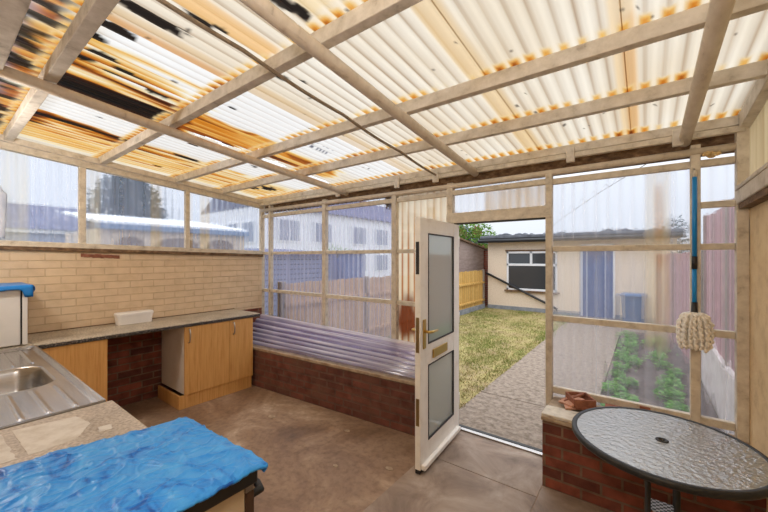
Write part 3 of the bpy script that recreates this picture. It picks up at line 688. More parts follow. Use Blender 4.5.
# two-door cabinet at the far end
c2_, xf = cabinet(1.652, 2.448, 'oak-effect two-door base cabinet with white end panel, next to low brick wall', 2)
for a, b in ((1.652, 2.147), (2.150, 2.448)):
    d = MB().box(xf, xf + .02, a, b, .145, .864).build('door', M['oak'], c2_, bevel=.002)
    y = a + .045
    pts = [(xf + .02, y, .70), (xf + .038, y, .705), (xf + .046, y, .735), (xf + .048, y, .77), (xf + .046, y, .805), (xf + .038, y, .835), (xf + .02, y, .84)]
    MB().tube(pts, .0075, 8).build('handle', M['chrome'], d)
pl = MB().box(X0 + .05, xf + .004, 1.602, 1.622, 0, .143).box(xf - .014, xf + .004, 1.622, 2.44, 0, .143).build('plinth', M['oak'], c2_, bevel=.002)

# white lidded trough on the worktop
tr = empty('storage_trough', (-4.36, 1.345, .906), 'long white plastic lidded box on the worktop against the brick wall', 'box')
def rrect(cx, cy, hx, hy, r, z, n=5):
    out = []
    for (sx, sy, a0) in ((1, 1, 0), (-1, 1, 90), (-1, -1, 180), (1, -1, 270)):
        for k in range(n + 1):
            a = R(a0 + 90 * k / n)
            out.append((cx + sx * (hx - r) + r * cos(a), cy + sy * (hy - r) + r * sin(a), z))
    return out
def rr_stack(mb, rings, cap=(True, True)):
    b = len(mb.v); n = len(rings[0])
    for r in rings: mb.v += [Vector(p) for p in r]
    for i in range(len(rings) - 1):
        for k in range(n):
            l = (k + 1) % n
            mb.f.append((b + i * n + k, b + i * n + l, b + (i + 1) * n + l, b + (i + 1) * n + k)); mb.sm.append(False)
    if cap[0]: mb.f.append(tuple(b + k for k in range(n))[::-1]); mb.sm.append(False)
    if cap[1]: mb.f.append(tuple(b + (len(rings) - 1) * n + k for k in range(n))); mb.sm.append(False)
    return mb
rr_stack(MB(), [rrect(-4.36, 1.345, .055, .155, .03, .906), rrect(-4.36, 1.345, .065, .165, .035, 1.0)]).build('tub', M['white_enamel'], tr)
rr_stack(MB(), [rrect(-4.36, 1.345, .069, .169, .038, .996), rrect(-4.36, 1.345, .070, .170, .038, 1.018), rrect(-4.36, 1.345, .062, .162, .034, 1.028)]).build('lid', M['white_enamel'], tr)

# white boxy appliance on the corner worktop, with blue film over its top
ap = empty('countertop_appliance', (-4.18, .23, .905), 'white boxy appliance with a dark door seam on the corner worktop', 'appliance')
MB().box(-4.44, -3.93, -.10, .452, .915, 1.372).build('casing', M['white_enamel'], ap, bevel=.006)
MB().box(-4.43, -3.937, .452, .462, .92, 1.368).build('door_seal', M['seam'], ap)
MB().box(-4.44, -3.93, .462, .492, .912, 1.372).build('door', M['white_enamel'], ap, bevel=.005)
for x in (-4.40, -3.98):
    for y in (-.06, .40): MB().lathe((x, y, .905), [(.015, 0), (.015, .011)], 10).build('foot', M['black_plastic'], ap)
g = MB()
def film(u, v):
    x = -4.455 + .545 * u; y = -.12 + .64 * v
    z = 1.382 + .008 * fbm(x * 9, y * 9, 4)
    return (x, y, z)
g.grid(24, 28, film)
def flap(u, v):
    y = -.12 + .64 * u; d = v * (.035 + .02 * nz(y * 9, 2) + (.05 if y > .46 else 0))
    return (-3.91 + .006 * sin(v * 2), y, 1.382 + .008 * fbm(-3.91 * 9, y * 9, 4) - d)
g.grid(40, 4, flap)
def flap2(u, v):
    x = -4.455 + .545 * u; d = v * (.05 + .05 * abs(nz(x * 9, 7)))
    return (x, .52 + .012 * sin(v * 3), 1.382 + .008 * fbm(x * 9, .52 * 9, 4) - d)
g.grid(30, 4, flap2)
tag(g.build('plastic_film', M['blue_film_plain'], solid=.002), 'strip of blue plastic film draped over the white appliance', 'plastic sheet')

# sink unit counter along the house
sk = empty('sink_unit', (-2.95, .15, 0), 'stainless steel double drainer sink top with rounded bowl', 'sink')
sx0, sx1, sy0, sy1, sz = -3.862, -2.10, -.14, .53, .905
bx0, bx1, by0, by1 = -3.22, -2.66, .03, .455
def sinktop(u, v):
    x = sx0 + (sx1 - sx0) * u; y = sy0 + (sy1 - sy0) * v; z = sz - .006
    edge = min(x - sx0, sx1 - x, y - sy0, sy1 - y)
    z += .010 * (1 - sst(.006, .022, edge)) - .006 * sst(.02, .035, edge)
    if edge > .045 and (x > bx1 + .06 or x < bx0 - .06):
        ph = abs(((y - .02) / .092) % 1 - .5)
        e = min(1, (edge - .045) / .03)
        z += .007 * e * (1 - sst(.03, .11, ph))
    # bowl
    cx, cy = (bx0 + bx1) / 2, (by0 + by1) / 2; hx, hy, r = (bx1 - bx0) / 2, (by1 - by0) / 2, .12
    qx, qy = abs(x - cx) - hx + r, abs(y - cy) - hy + r
    d = math.hypot(max(qx, 0), max(qy, 0)) + min(max(qx, qy), 0) - r
    z -= .165 * sst(.004, -.045, d)
    return (x, y, z)
MB().grid(230, 100, sinktop).build('basin', M['steel'], sk)
MB().box(sx0, sx1, sy1 - .004, sy1 + .001, .868, sz + .002).box(sx1 - .004, sx1 + .001, sy0, sy1, .868, sz + .002).build('rim', M['steel'], sk, bevel=.002)
MB().lathe((-2.94, .24, .738), [(.04, 0), (.045, .003), (.03, .004)], 20).build('drain', M['dark_steel'], sk)
MB().box(sx0 + .02, sx1 - .02, sy0, sy1 - .05, .15, .725).build('carcass', M['white_board'], sk)
MB().box(sx0 + .02, sx1 - .02, sy1 - .05, sy1 - .03, .15, .86).build('front_panel', M['oak'], sk)
MB().box(sx0 + .02, sx1 - .02, sy1 - .11, sy1 - .09, 0, .15).build('plinth', M['oak'], sk)
MB().box(sx0 + .02, sx1 - .02, sy0 + .05, sy0 + .07, 0, .15).build('plinth', M['oak'], sk)
# worktop between sink and the film-covered appliance
w2t = empty('worktop', (-1.85, .15, 0), 'warm speckled worktop with white plaster marks between sink and blue sheet', 'worktop')
MB().box(-2.095, -1.585, -.14, .555, .866, .902).build('slab', M['granite_warm'], w2t, bevel=.006)
g = MB()
def blob(cx, cy, rx, ry, seed, n=40):
    return [(cx + rx * (1 + .16 * nz(cos(2 * pi * k / n) * 2.2, sin(2 * pi * k / n) * 2.2, seed) + .08 * nz(k * .9, seed)) * cos(2 * pi * k / n) ** (1 if True else 1),
             cy + ry * (1 + .16 * nz(sin(2 * pi * k / n) * 2.2, cos(2 * pi * k / n) * 2.2, seed + 4)) * sin(2 * pi * k / n), .9022) for k in range(n)]
def patch(pts, seed, n=14):                    # ragged-edged flat patch through the given corners
    out = []
    for (x0, y0), (x1, y1) in zip(pts, pts[1:] + pts[:1]):
        for k in range(n):
            t = k / n; out.append((x0 + (x1 - x0) * t + .007 * nz(t * 9 + x0 * 50, seed, 1), y0 + (y1 - y0) * t + .007 * nz(t * 9 + y0 * 50, seed, 7), .9022))
    return out
g.prism(patch([(-2.04, .21), (-2.0, .40), (-1.87, .42), (-1.75, .35), (-1.74, .22)], 2), (0, 0, .0012))
g.prism(patch([(-2.03, .08), (-2.03, .18), (-1.74, .19), (-1.75, .08)], 5), (0, 0, .001))
g.prism(patch([(-1.80, .43), (-1.79, .47), (-1.74, .46), (-1.745, .42)], 8), (0, 0, .001))
g.build('plaster_mark', M['plaster_stain'], w2t)
MB().box(-2.08, -1.60, -.14, .50, .15, .866).build('carcass', M['white_board'], w2t)
MB().box(-2.08, -1.60, .50, .52, .15, .86).build('front_panel', M['oak'], w2t)
MB().box(-2.08, -1.60, .43, .45, 0, .15).build('plinth', M['oak'], w2t)
MB().box(-2.08, -1.60, -.09, -.07, 0, .15).build('plinth', M['oak'], w2t)

# appliance under the blue sheet
ck = empty('kitchen_appliance', (-1.32, .32, 0), 'beige-sided appliance with black top under the blue plastic sheet', 'appliance')
MB().box(-1.575, -1.085, -.1, .655, .02, .835).build('casing', noisy('beige_side_panel', [(.3, S(176, 158, 130)), (.7, S(202, 186, 158))], (3, 3), 5, .4, bstr=.02), ck, bevel=.006)
MB().box(-1.575, -1.055, -.1, .685, .835, .892).build('top', M['black_plastic'], ck, bevel=.006)
MB().box(-1.575, -1.085, .655, .69, .08, .80).build('door', plain('brown_glass', S(70, 52, 40), .12), ck, bevel=.004)
MB().box(-1.575, -1.082,   .655, .685, .80, .835).build('control_panel', M['dark_steel'], ck)
g = MB().tube([(-1.50, .688, .765), (-1.50, .73, .765), (-1.47, .742, .765), (-1.15, .742, .765), (-1.11, .73, .765), (-1.11, .688, .765)], .014, 10)
g.build('handle', M['black_plastic'], ck)
for x in (-1.53, -1.13):
    for y in (0, .6): MB().lathe((x, y, 0), [(.02, 0), (.02, .02)], 10).build('foot', M['black_plastic'], ck)
# blue plastic sheet
g = MB()
fx0, fx1, fy0, fy1 = -1.70, -1.035, -.14, .705
def ftop(x, y):
    w = fbm(x * 4.5, y * 4.5, 2) * .006 + abs(nz(x * 9 + y * 2, y * 7 - x * 3, 5)) * .007 + .004 * nz(x * 24, y * 24, 3)
    w2 = abs(nz(x * 13 + y * 7, y * 15 - x * 6, 6)); w3 = abs(nz(x * 8 - y * 12, x * 15 + y * 4, 16)); w += .0035 * (1 - sst(0, .16, w2)) + .003 * (1 - sst(0, .12, w3))
    return .908 + max(-.004, w)
def sheet(u, v):
    x = fx0 + (fx1 - fx0) * u; y = fy0 + (fy1 - fy0) * v
    # cut the far corner and let the outline wander
    y += .010 * nz(x * 6, 3) * v - .018 * (1 - u) * v
    x += .012 * nz(y * 5, 6) * (2 * u - 1) + (1 - u) * .10 * sst(.0, .7, y)
    return (x, y, ftop(x, y) - .004 * sst(.96, 1, u) - .006 * sst(.96, 1, v))
g.grid(200, 240, sheet)
def edge_r(u, v):
    y = fy0 + (fy1 - fy0) * u; p = Vector(sheet(1, u)); fold = v
    return (p.x + .012 * sin(fold * pi) - .012 * fold - .02 * max(0, fold - .7), p.y, p.z - fold * (.022 + .008 * nz(y * 7, 2)))
g.grid(150, 8, edge_r)
def edge_f(u, v):
    p = Vector(sheet(u, 1)); return (p.x, p.y + .010 * sin(v * pi) - .01 * v, p.z - v * (.035 + .015 * nz(p.x * 8, 5)))
g.grid(130, 8, edge_f)
def edge_l(u, v):
    p = Vector(sheet(0, u)); return (p.x - .01 * v, p.y, p.z - v * max(.0, p.z - .904))
g.grid(150, 3, edge_l)
tag(g.build('plastic_sheet', M['blue_film'], solid=.0016), 'large crumpled bright blue plastic sheet covering the beige appliance', 'plastic sheet')
# second fold hanging under the edge
# ------------------------------------------------------------------ table
TC = Vector((.066, 2.144, 0)); TR = .372
tb = empty('patio_table', TC, 'round patio table with pebbled glass top and black rim', 'table')
rim = MB()
ringn = 96; prof = [(-.016, -.016), (.004, -.018), (.012, -.006), (.012, .008), (.004, .014), (-.012, .012), (-.018, .002)]
b = 0
for i in range(ringn):
    t = 2 * pi * i / ringn
    for (pr, pz) in prof:
        rim.v.append(Vector((TC.x + (TR + pr) * cos(t), TC.y + (TR + pr) * sin(t), .708 + pz)))
for i in range(ringn):
    j = (i + 1) % ringn
    for k in range(len(prof)):
        l = (k + 1) % len(prof); n_ = len(prof)
        rim.f.append((i * n_ + k, j * n_ + k, j * n_ + l, i * n_ + l)); rim.sm.append(True)
rim.build('rim', M['rim'], tb)
g = MB(); ring_o = []
nn_ = 96; rads = [.022, .10, .2, .3, TR - .008]
for r in rads:
    for k in range(nn_): g.v.append(Vector((TC.x + r * cos(2 * pi * k / nn_), TC.y + r * sin(2 * pi * k / nn_), .716)))
for i in range(len(rads) - 1):
    for k in range(nn_):
        l = (k + 1) % nn_; g.f.append((i * nn_ + k, i * nn_ + l, (i + 1) * nn_ + l, (i + 1) * nn_ + k)); g.sm.append(False)
g.build('glass_top', M['pebble_glass'], tb, solid=.005)
MB().lathe((TC.x, TC.y, .700), [(.014, 0), (.024, .0), (.026, .022), (.020, .024), (.012, .020), (.012, .002)], 24, caps=False).build('grommet', M['black_plastic'], tb)
LEGS = [(-.055, -.02), (.055, -.02), (-.055, .08), (.055, .08)]
for k, (lx, ly) in enumerate(LEGS):
    sx_ = 1 if lx > 0 else -1; sy_ = 1 if k > 1 else -1
    pts = [(TC.x + lx + sx_ * .20, TC.y + ly + sy_ * .18, .70), (TC.x + lx + sx_ * .05, TC.y + ly + sy_ * .03, .665), (TC.x + lx, TC.y + ly, .60), (TC.x + lx, TC.y + ly, .22), (TC.x + lx + sx_ * .05, TC.y + ly + sy_ * .05, .12), (TC.x + lx + sx_ * .20, TC.y + ly + sy_ * .18, .012)]
    pts = [(TC.x + lx, TC.y + ly, .69), (TC.x + lx, TC.y + ly, .25), (TC.x + lx + sx_ * .03, TC.y + ly + sy_ * .03, .14), (TC.x + lx + sx_ * .17, TC.y + ly + sy_ * .17, .014)]
    MB().tube(pts, .0125, 10).build('leg', M['rim'], tb)
g = MB().bar((TC.x - .36, TC.y + .03, .693), (TC.x + .36, TC.y + .03, .693), .022, .012).bar((TC.x, TC.y - .34, .693), (TC.x, TC.y + .36, .693), .022, .012)
g.build('top_support', M['rim'], tb)
# mesh plate between the legs
m, nt = newmat('perforated_grey_plate'); ck_ = N(nt, 'ShaderNodeTexChecker'); ck_.inputs['Scale'].default_value = 70; ck_.inputs[1].default_value = (*S(44, 44, 46), 1); ck_.inputs[2].default_value = (*S(196, 196, 198), 1)
L(nt, uvmap(nt, 1, 1), ck_.inputs['Vector']); finish(nt, ck_.outputs['Color'], .5); M['perf'] = m
MB().box(TC.x - .05, TC.x + .05, TC.y - .02, TC.y + .08, .372, .378).build('brace_plate', M['perf'], tb)

# ------------------------------------------------------------------ mop hung on the post
mp = empty('mop', (.25, 2.93, 1.03), 'string mop with blue handle hanging head down on the glazing post', 'mop')
MB().tube([(.252, 2.945, 2.115), (.251, 2.94, 1.60)], .0125, 14).build('handle', M['mop_blue'], mp)
MB().tube([(.251, 2.94, 1.61), (.2505, 2.938, 1.53)], .0145, 14).build('joint_sleeve', M['black_plastic'], mp)
MB().tube([(.2505, 2.938, 1.53), (.25, 2.935, 1.30)], .012, 14).build('handle', M['mop_blue'], mp)
MB().tube([(.25, 2.935, 1.32), (.25, 2.935, 1.262), (.25, 2.935, 1.235)], [.015, .017, .036], 16).build('socket', M['black_plastic'], mp)
MB().tube([(.252, 2.945, 2.11), (.252, 2.945, 2.155)], .0125, 12).build('hanging_cap', M['timber'], mp)
MB().tube([(.252, 2.945, 2.15), (.252, 2.985, 2.175)], .004, 8).build('hook', M['dark_steel'], mp)
g = MB(); rm = random.Random(3)
for k in range(34):
    outer = k < 20
    a = 2 * pi * (k / 20 if outer else (k - 20) / 14) + rm.uniform(-.06, .06)
    rt = .020 if outer else .012; rb_ = (.078 if outer else .046) + rm.uniform(-.004, .004)
    ln = .20 + .03 * rm.random(); pts = []; rs = []
    for q in range(61):
        t = q / 60
        rr_ = rt + (rb_ - rt) * min(1, t * 3.4) ** .5 - .010 * sst(.8, 1, t)
        z = 1.25 - ln * t + (.012 * sin(min(1, t * 4) * pi) if t < .25 else 0)
        ph = t * 40 + k * 1.7
        aa = a + .05 * sin(t * 5 + k)
        ox, oy = .0035 * cos(ph), .0035 * sin(ph)
        pts.append((.25 + rr_ * cos(aa) + ox, max(2.86, min(2.972, 2.925 + rr_ * .66 * sin(aa) + oy)), z)); rs.append(.0088 * (.72 + .36 * abs(cos(ph * .5))))
    g.tube(pts, rs, 8)
hm = g.build('mop_head', M['yarn'], mp); hm['label'] = 'cream grey knotted cotton strings'

# small wire hook on the rail in window_2
g = MB().tube([(-2.94, 2.985, 1.70), (-2.94, 2.965, 1.69), (-2.945, 2.96, 1.64), (-2.93, 2.96, 1.60), (-2.915, 2.96, 1.63), (-2.92, 2.962, 1.66)], .005, 8)
tag(g.build('wire_hook', M['dark_steel']), 'small dark wire hook hanging on the middle rail of the glazing', 'hook')
g = MB()
for k in range(26):
    g.lathe((.335 + rm.uniform(-.035, .035), 2.99 + rm.uniform(-.02, .02), 2.232 + rm.uniform(0, .02)), [(.004, 0), (.012, .006), (.013, .016), (.006, .024)], 7)
tag(g.build('foam_clump', plain('yellow_foam', S(206, 176, 124), .9)), 'lump of yellowish foam on the top rail near the mop', 'foam')
g = MB().box(-2.30, -2.18, 3.07, 3.10, 2.19, 2.28)
for k in range(14): g.tube([(-2.25 + rm.uniform(-.05, .1), 3.08, 2.19), (-2.22 + rm.uniform(-.08, .08), 3.085, 2.12 + rm.uniform(0, .04))], .006, 6)
tag(g.build('bracket', M['dark_timber']), 'dark rusty bracket hanging outside at the top of the glazing', 'bracket')
# pale cloth at the far left of the strip glazing
def cloth(u, v):
    y = -.02 + (.438 - .02 * (1 - v)) * u * (1 - .10 * sst(.75, 1, v)) + .02; z = 1.77 + .505 * v
    return (X0 + .03 + .012 * sin(u * 22) * (1 - .5 * v), y, z - .05 * sst(.7, 1, u) * sst(.7, 1, v))
tag(MB().grid(60, 40, cloth).build('hanging_cloth', noisy('pale_grey_cloth', [(.3, S(170, 180, 200)), (.7, S(206, 212, 224))], (10, 4), 5, .9), solid=.003), 'pale grey cloth hanging at the left end of the strip glazing', 'cloth')

# ------------------------------------------------------------------ loose purple sheets on the low wall
def psheet(k, dx, dy, lift, W, Lx, label):
    def f(u, v):                                   # u along X, v across (front to back, rising)
        x = -4.47 + dx + Lx * u
        s = W * v
        y = 2.47 + .205 * (x + 4.47) / 3.07 * (1 - v) + dy + s * .88 * (1 - .16 * 0)
        z = .492 + lift + .24 * v ** 1.3 * (1 - .20 * u) + .012 * cos(2 * pi * s / .076) + .004
        return (x, min(2.985, y), z)
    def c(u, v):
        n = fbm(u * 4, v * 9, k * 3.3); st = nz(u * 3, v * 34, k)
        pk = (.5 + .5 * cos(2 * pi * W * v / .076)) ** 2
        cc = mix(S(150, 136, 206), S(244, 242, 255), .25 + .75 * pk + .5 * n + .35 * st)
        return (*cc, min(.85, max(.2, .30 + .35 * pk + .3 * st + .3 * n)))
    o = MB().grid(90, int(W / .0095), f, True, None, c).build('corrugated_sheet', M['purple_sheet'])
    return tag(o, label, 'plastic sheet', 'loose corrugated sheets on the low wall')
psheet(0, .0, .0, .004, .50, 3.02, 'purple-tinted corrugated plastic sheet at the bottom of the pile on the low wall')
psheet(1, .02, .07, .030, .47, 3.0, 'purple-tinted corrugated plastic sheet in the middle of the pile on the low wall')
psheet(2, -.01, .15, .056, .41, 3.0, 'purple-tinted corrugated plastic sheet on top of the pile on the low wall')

# ------------------------------------------------------------------ terracotta pieces on the right sill
def openbox(o, a, b, h, L1, L2, t=.012, taper=.0):
    mb = MB(); o = Vector(o); a = Vector(a).normalized(); b = Vector(b).normalized(); z = Vector((0, 0, 1))
    def bx(s0, s1, t0, t1, z0, z1):
        P = [o + a * s + b * q + z * w for w in (z0, z1) for (s, q) in ((s0, t0), (s1, t0), (s1, t1), (s0, t1))]
        mb.quad_box(P)
    bx(0, L1, 0, L2, 0, t); bx(0, t, 0, L2, t, h); bx(L1 - t, L1, 0, L2, t, h); bx(t, L1 - t, 0, t, t, h); bx(t, L1 - t, L2 - t, L2, t, h)
    return mb
tag(openbox((-.405, 2.80, .514), (.86, .5, 0), (-.5, .86, 0), .07, .15, .16).build('clay_tray', M['terracotta'], bevel=.003), 'open square terracotta tray on the sill beside the doorway', 'tray')
tag(MB().bar((-.47, 2.83, .5135 + .012), (-.40, 2.93, .56), .13, .014, (-.3, -.2, 1)).build('clay_tile', M['terracotta_pale'], bevel=.003), 'pale terracotta tile leaning against the clay tray by the doorway', 'tile')
tag(MB().bar((-.50, 2.90, .522), (-.38, 2.985, .575), .09, .014, (-.4, .1, 1)).build('clay_tile', M['terracotta'], bevel=.003), 'dark red broken terracotta tile at the back of the sill', 'tile')
tag(MB().prism([(-.455, 2.76, .5135), (-.395, 2.80, .5135), (-.42, 2.865, .5135), (-.475, 2.83, .5135)], (0, 0, .012)).build('clay_shard', M['terracotta_pale'], bevel=.002), 'flat pinkish terracotta shard lying in front of the clay tray', 'shard')
tag(MB().box(-.23, -.02, 2.90, 2.985, .493, .545).build('loose_brick', M['terracotta'], bevel=.004), 'loose red brick on the sill behind the table', 'brick')
tag(MB().box(-.03, .03, 2.985, 2.999, .548, .572).build('rust_plate', M['terracotta']), 'small rusty plate fixed on the bottom rail behind the table', 'plate')

# ------------------------------------------------------------------ outside
gr = MB().grid(4, 4, lambda u, v: (-60 + 100 * u, 3.05 + 80 * v, -.06)).grid(2, 2, lambda u, v: (-60 + 55.2 * u, -20 + 23.05 * v, -.06)).build('ground', M['ground'])
tag(gr, 'bare ground around the gardens', 'ground', kind='structure')
ph_ = empty('path', (-1.0, 7, -.05), 'old grey concrete path from the doorway across the garden', 'path', kind='structure')
for a, b in ((3.06, 4.02), (4.03, 6.3), (6.31, 8.6), (8.61, 10.98)):
    MB().box(-1.58, -.42, a, b, -.06, -.004).build('slab', M['path'], ph_, bevel=.006)
lw_ = MB().grid(40, 60, lambda u, v: (-4.12 + 2.55 * u, 3.06 + 7.9 * v, -.015 + .02 * fbm(u * 6, v * 14, 3))).build('lawn', M['lawn'])
tag(lw_, 'patchy dry lawn beside the concrete path', 'lawn', kind='structure')
bed = MB().grid(20, 60, lambda u, v: (-.41 + 1.0 * u, 3.07 + 6.2 * v, -.02 + .02 * fbm(u * 3, v * 20, 8))).build('planting_bed', M['soil'])
tag(bed, 'dark planting bed between path and right fence', 'planting bed', kind='structure')
yd = MB().box(-.41, .6, 9.27, 10.98, -.06, -.005).build('path', M['path']); tag(yd, 'concrete apron in front of the outbuilding beyond the planting bed', 'path', kind='structure')
# grass
g = MB(); rg = random.Random(11); g.col = []
for k in range(64000):
    x = rg.uniform(-4.1, -1.56); y = 3.1 + 7.8 * rg.random() ** 1.3
    d = .5 + 1.0 * fbm(x * 1.1, y * .8, 2) + .35 * nz(x * 5, y * 5, 5) + (.25 if x > -1.75 else 0) - .5 * sst(4.6, 3.2, y)
    if rg.random() > d + .25: continue
    h = (.010 + .022 * rg.random()) * (.7 + .9 * max(0, d)); a = rg.random() * 2 * pi; w = .004 + .004 * rg.random()
    gc = mix(S(184, 166, 124), S(124, 138, 72), max(0, min(1, d * .9 - .05 + rg.uniform(-.35, .35))))
    p = Vector((x, y, -.012)); s_ = Vector((cos(a), sin(a), 0)) * w; tip = p + Vector((rg.uniform(-.03, .03), rg.uniform(-.03, .03), h))
    g.poly([p - s_, p + s_, tip]); g.col += [(*gc, 1)] * 3
mg_, nt = newmat('grass_blades'); at_ = N(nt, 'ShaderNodeAttribute', attribute_name='Col'); df_ = N(nt, 'ShaderNodeBsdfDiffuse'); L(nt, at_.outputs['Color'], df_.inputs[0]); oo_ = N(nt, 'ShaderNodeOutputMaterial'); L(nt, df_.outputs[0], oo_.inputs[0])
tag(g.build('grass', mg_), 'short tufts of yellow-green grass growing on the lawn', 'grass', kind='stuff')

# outbuilding at the end of the garden
bd = empty('outbuilding', (-1.7, 11, 0), 'low cream pebbledashed outbuilding with flat roof at the garden end', 'building')
MB().box(-4.07, .62, 11.0, 14.5, .1, 2.10).build('wall', M['pebbledash'], bd)
MB().box(-4.07, .62, 10.985, 14.5, -.05, .1).build('plinth', M['grey_plinth'], bd)
MB().box(-4.25, .75, 10.78, 14.7, 2.14, 2.30).build('roof', M['felt'], bd, bevel=.02)
g = MB()
for k in range(40):
    x = rm.uniform(-4.1, .5); g.lathe((x, 11 + rm.random() * 1.4, 2.29), [(.10, 0), (.12 + rm.random() * .1, .03), (.03, .06 + rm.random() * .05)], 8)
g.build('roof_debris', M['felt'], bd)['kind'] = 'stuff'
MB().box(-4.27, .77, 10.74, 10.80, 2.09, 2.22).tube([(-4.28, 10.72, 2.13), (.77, 10.72, 2.13)], .055, 12).build('gutter', M['black_gutter'], bd)
wf = MB()
wx0, wx1, wz0, wz1 = -3.46, -2.02, .61, 1.80; t = .06
for (a, b, c, d) in ((wx0, wx1, wz0, wz0 + t), (wx0, wx1, wz1 - t, wz1), (wx0, wx0 + t, wz0, wz1), (wx1 - t, wx1, wz0, wz1), (wx0, wx1, 1.36, 1.43), (-2.77, -2.70, 1.43, wz1)):
    wf.box(a, b, 10.955, 11.01, c, d)
wfo = wf.build('window_frame', M['white_paint'], bd, bevel=.006)
MB().box(wx0 + t, wx1 - t, 10.985, 10.995, wz0 + t, wz1 - t).build('window_pane', M['window_glass'], wfo)
MB().box(wx0 - .06, wx1 + .06, 10.93, 11.0, wz0 - .05, wz0).build('window_sill', M['dark_timber'], bd)
MB().box(wx0 - .04, wx1 + .04, 10.97, 11.0, wz1, wz1 + .05).build('window_lintel', M['dark_timber'], bd)
do_ = MB().box(-1.375, -.68, 10.96, 11.0, 0, 1.93).build('door', M['blue_door'], bd, bevel=.004)
g = MB().box(-1.43, -1.375, 10.955, 11.0, 0, 1.98).box(-.68, -.63, 10.955, 11.0, 0, 1.98).box(-1.43, -.63, 10.955, 11.0, 1.93, 1.98).build('door_frame', M['white_paint'], bd)
MB().bar((-1.37, 10.958, 1.05), (-.69, 10.958, 1.05), .02, .07).build('door_rail', M['blue_door'], do_)
bp = MB().tube([(-4.10, 10.93, 1.12), (-2.33, 10.93, .285), (-2.0, 10.93, .13)], .032, 10).build('black_pole', M['black_gutter'])
tag(bp, 'long black pole sloping across the wall below the outbuilding window', 'pole')
# bin
bn = empty('bin', (-.22, 10.55, 0), 'blue-grey plastic bin standing before the outbuilding wall', 'bin')
rr_stack(MB(), [rrect(-.22, 10.55, .22, .18, .05, -.005), rrect(-.22, 10.55, .26, .22, .06, .66)]).build('body', M['blue_fascia'], bn)
rr_stack(MB(), [rrect(-.22, 10.55, .28, .24, .06, .66), rrect(-.22, 10.55, .28, .24, .06, .70), rrect(-.22, 10.55, .22, .18, .05, .73)]).build('lid', M['blue_fascia'], bn)

# fences
def fence(name, x, y0, y1, z0, z1, mat, label, side, postmat='fence_post', step=1.83, base=None, rails=(.25, .8), xe=None):
    xe = x if xe is None else xe
    r = empty(name, ((x + xe) / 2, (y0 + y1) / 2, 0), label, 'fence')
    fx = lambda y: x + (xe - x) * (y - y0) / (y1 - y0)
    n = max(1, int(round((y1 - y0) / .15))); w = (y1 - y0) / n
    mb = MB(); rr_ = random.Random(int(abs(x * 10 + y0 * 3)))
    for k in range(n):
        a, b = y0 + k * w, y0 + (k + 1) * w - .004; o = .004 * (k % 2); zt = z1 + rr_.uniform(-.012, .012)
        ring = [(fx(a) - .009 + o, a, z0), (fx(a) + .009 + o, a, z0), (fx(b) + .009 + o, b, z0), (fx(b) - .009 + o, b, z0)]
        mb.quad_box(ring + [(p[0], p[1], zt) for p in ring])
    mb.build('board_panel', mat, r)
    for f_ in rails:
        z = z0 + (z1 - z0) * f_ + .028
        MB().bar((x + side * .031, y0, z), (xe + side * .031, y1, z), .038, .055).build('rail', mat, r)
    y = y0
    while y <= y1 + .01:
        MB().box(fx(y) + side * .01 - .04, fx(y) + side * .01 + .04, y - .045, y + .045, -.06, z1 + .03).build('post', M[postmat], r, bevel=.008); y += step
    if base: MB().bar((x, y0, (z0 - .06) / 2), (xe, y1, (z0 - .06) / 2), .10, z0 + .06).build('base_wall', base, r)
    return r
fence('fence', -4.2, 8.9, 10.95, .12, 1.20, M['new_fence'], 'bright new timber fence section next to the outbuilding corner', 1, step=1.98, base=M['grey_plinth'], rails=(.1, .62))
fence('fence', -4.2, 3.1, 8.88, .0, 1.23, M['old_fence'], 'older faded timber fence seen through the left glazing', 1, step=1.9, rails=(.18, .72))
fence('fence', .66, 3.12, 6.35, .55, 2.14, M['pink_fence'], 'tall weathered pinkish fence panel over a pale base wall beside the planting bed', 1, step=1.6, base=M['white_block'], rails=(.12, .5, .9))
fence('fence', .62, 6.48, 10.66, .02, 1.68, M['pink_fence'], 'lower weathered pinkish fence farther back beside the outbuilding', 1, step=2.05, rails=(.12, .5, .9), xe=.24)

# plants in the bed
def leaf(mb, p, d, ln, w, up):
    d = d.normalized(); s_ = d.cross(Vector((0, 0, 1))).normalized()
    m1 = p + d * ln * .5 + Vector((0, 0, up)); tip = p + d * ln + Vector((0, 0, up * .35))
    b = len(mb.v); mb.v += [p, m1 - s_ * w, m1 + Vector((0, 0, -.15 * w)), m1 + s_ * w, tip]
    for q in ((0, 1, 2), (0, 2, 3), (1, 4, 2), (2, 4, 3)): mb.f.append(tuple(b + i for i in q)); mb.sm.append(False)
protos = []
for k in range(4):
    mb = MB(); rp_ = random.Random(50 + k)
    for q in range(34):
        a = rp_.random() * 2 * pi; rr_ = .15 * math.sqrt(rp_.random()); h = .04 + .16 * rp_.random() * (1 - rr_ * 3)
        p = Vector((rr_ * cos(a), rr_ * sin(a), h))
        mb.tube([(rr_ * .2 * cos(a), rr_ * .2 * sin(a), -.01), p], .0025, 4, cap=False)
        for j in range(3):
            an = a + (j - 1) * 1.3; leaf(mb, p, Vector((cos(an), sin(an), .1)), .085, .034, .012)
    protos.append(mb)
me_p = []
spots = []
rpl = random.Random(8)
for k in range(13): spots.append((-.24 + rpl.uniform(-.07, .07), 4.25 + k * .36, 'leafy green plant in the bed row next to the path'))
for k in range(13): spots.append((.36 - .018 * k + rpl.uniform(-.08, .08), 4.0 + k * .36, 'leafy green plant in the bed row along the right fence'))
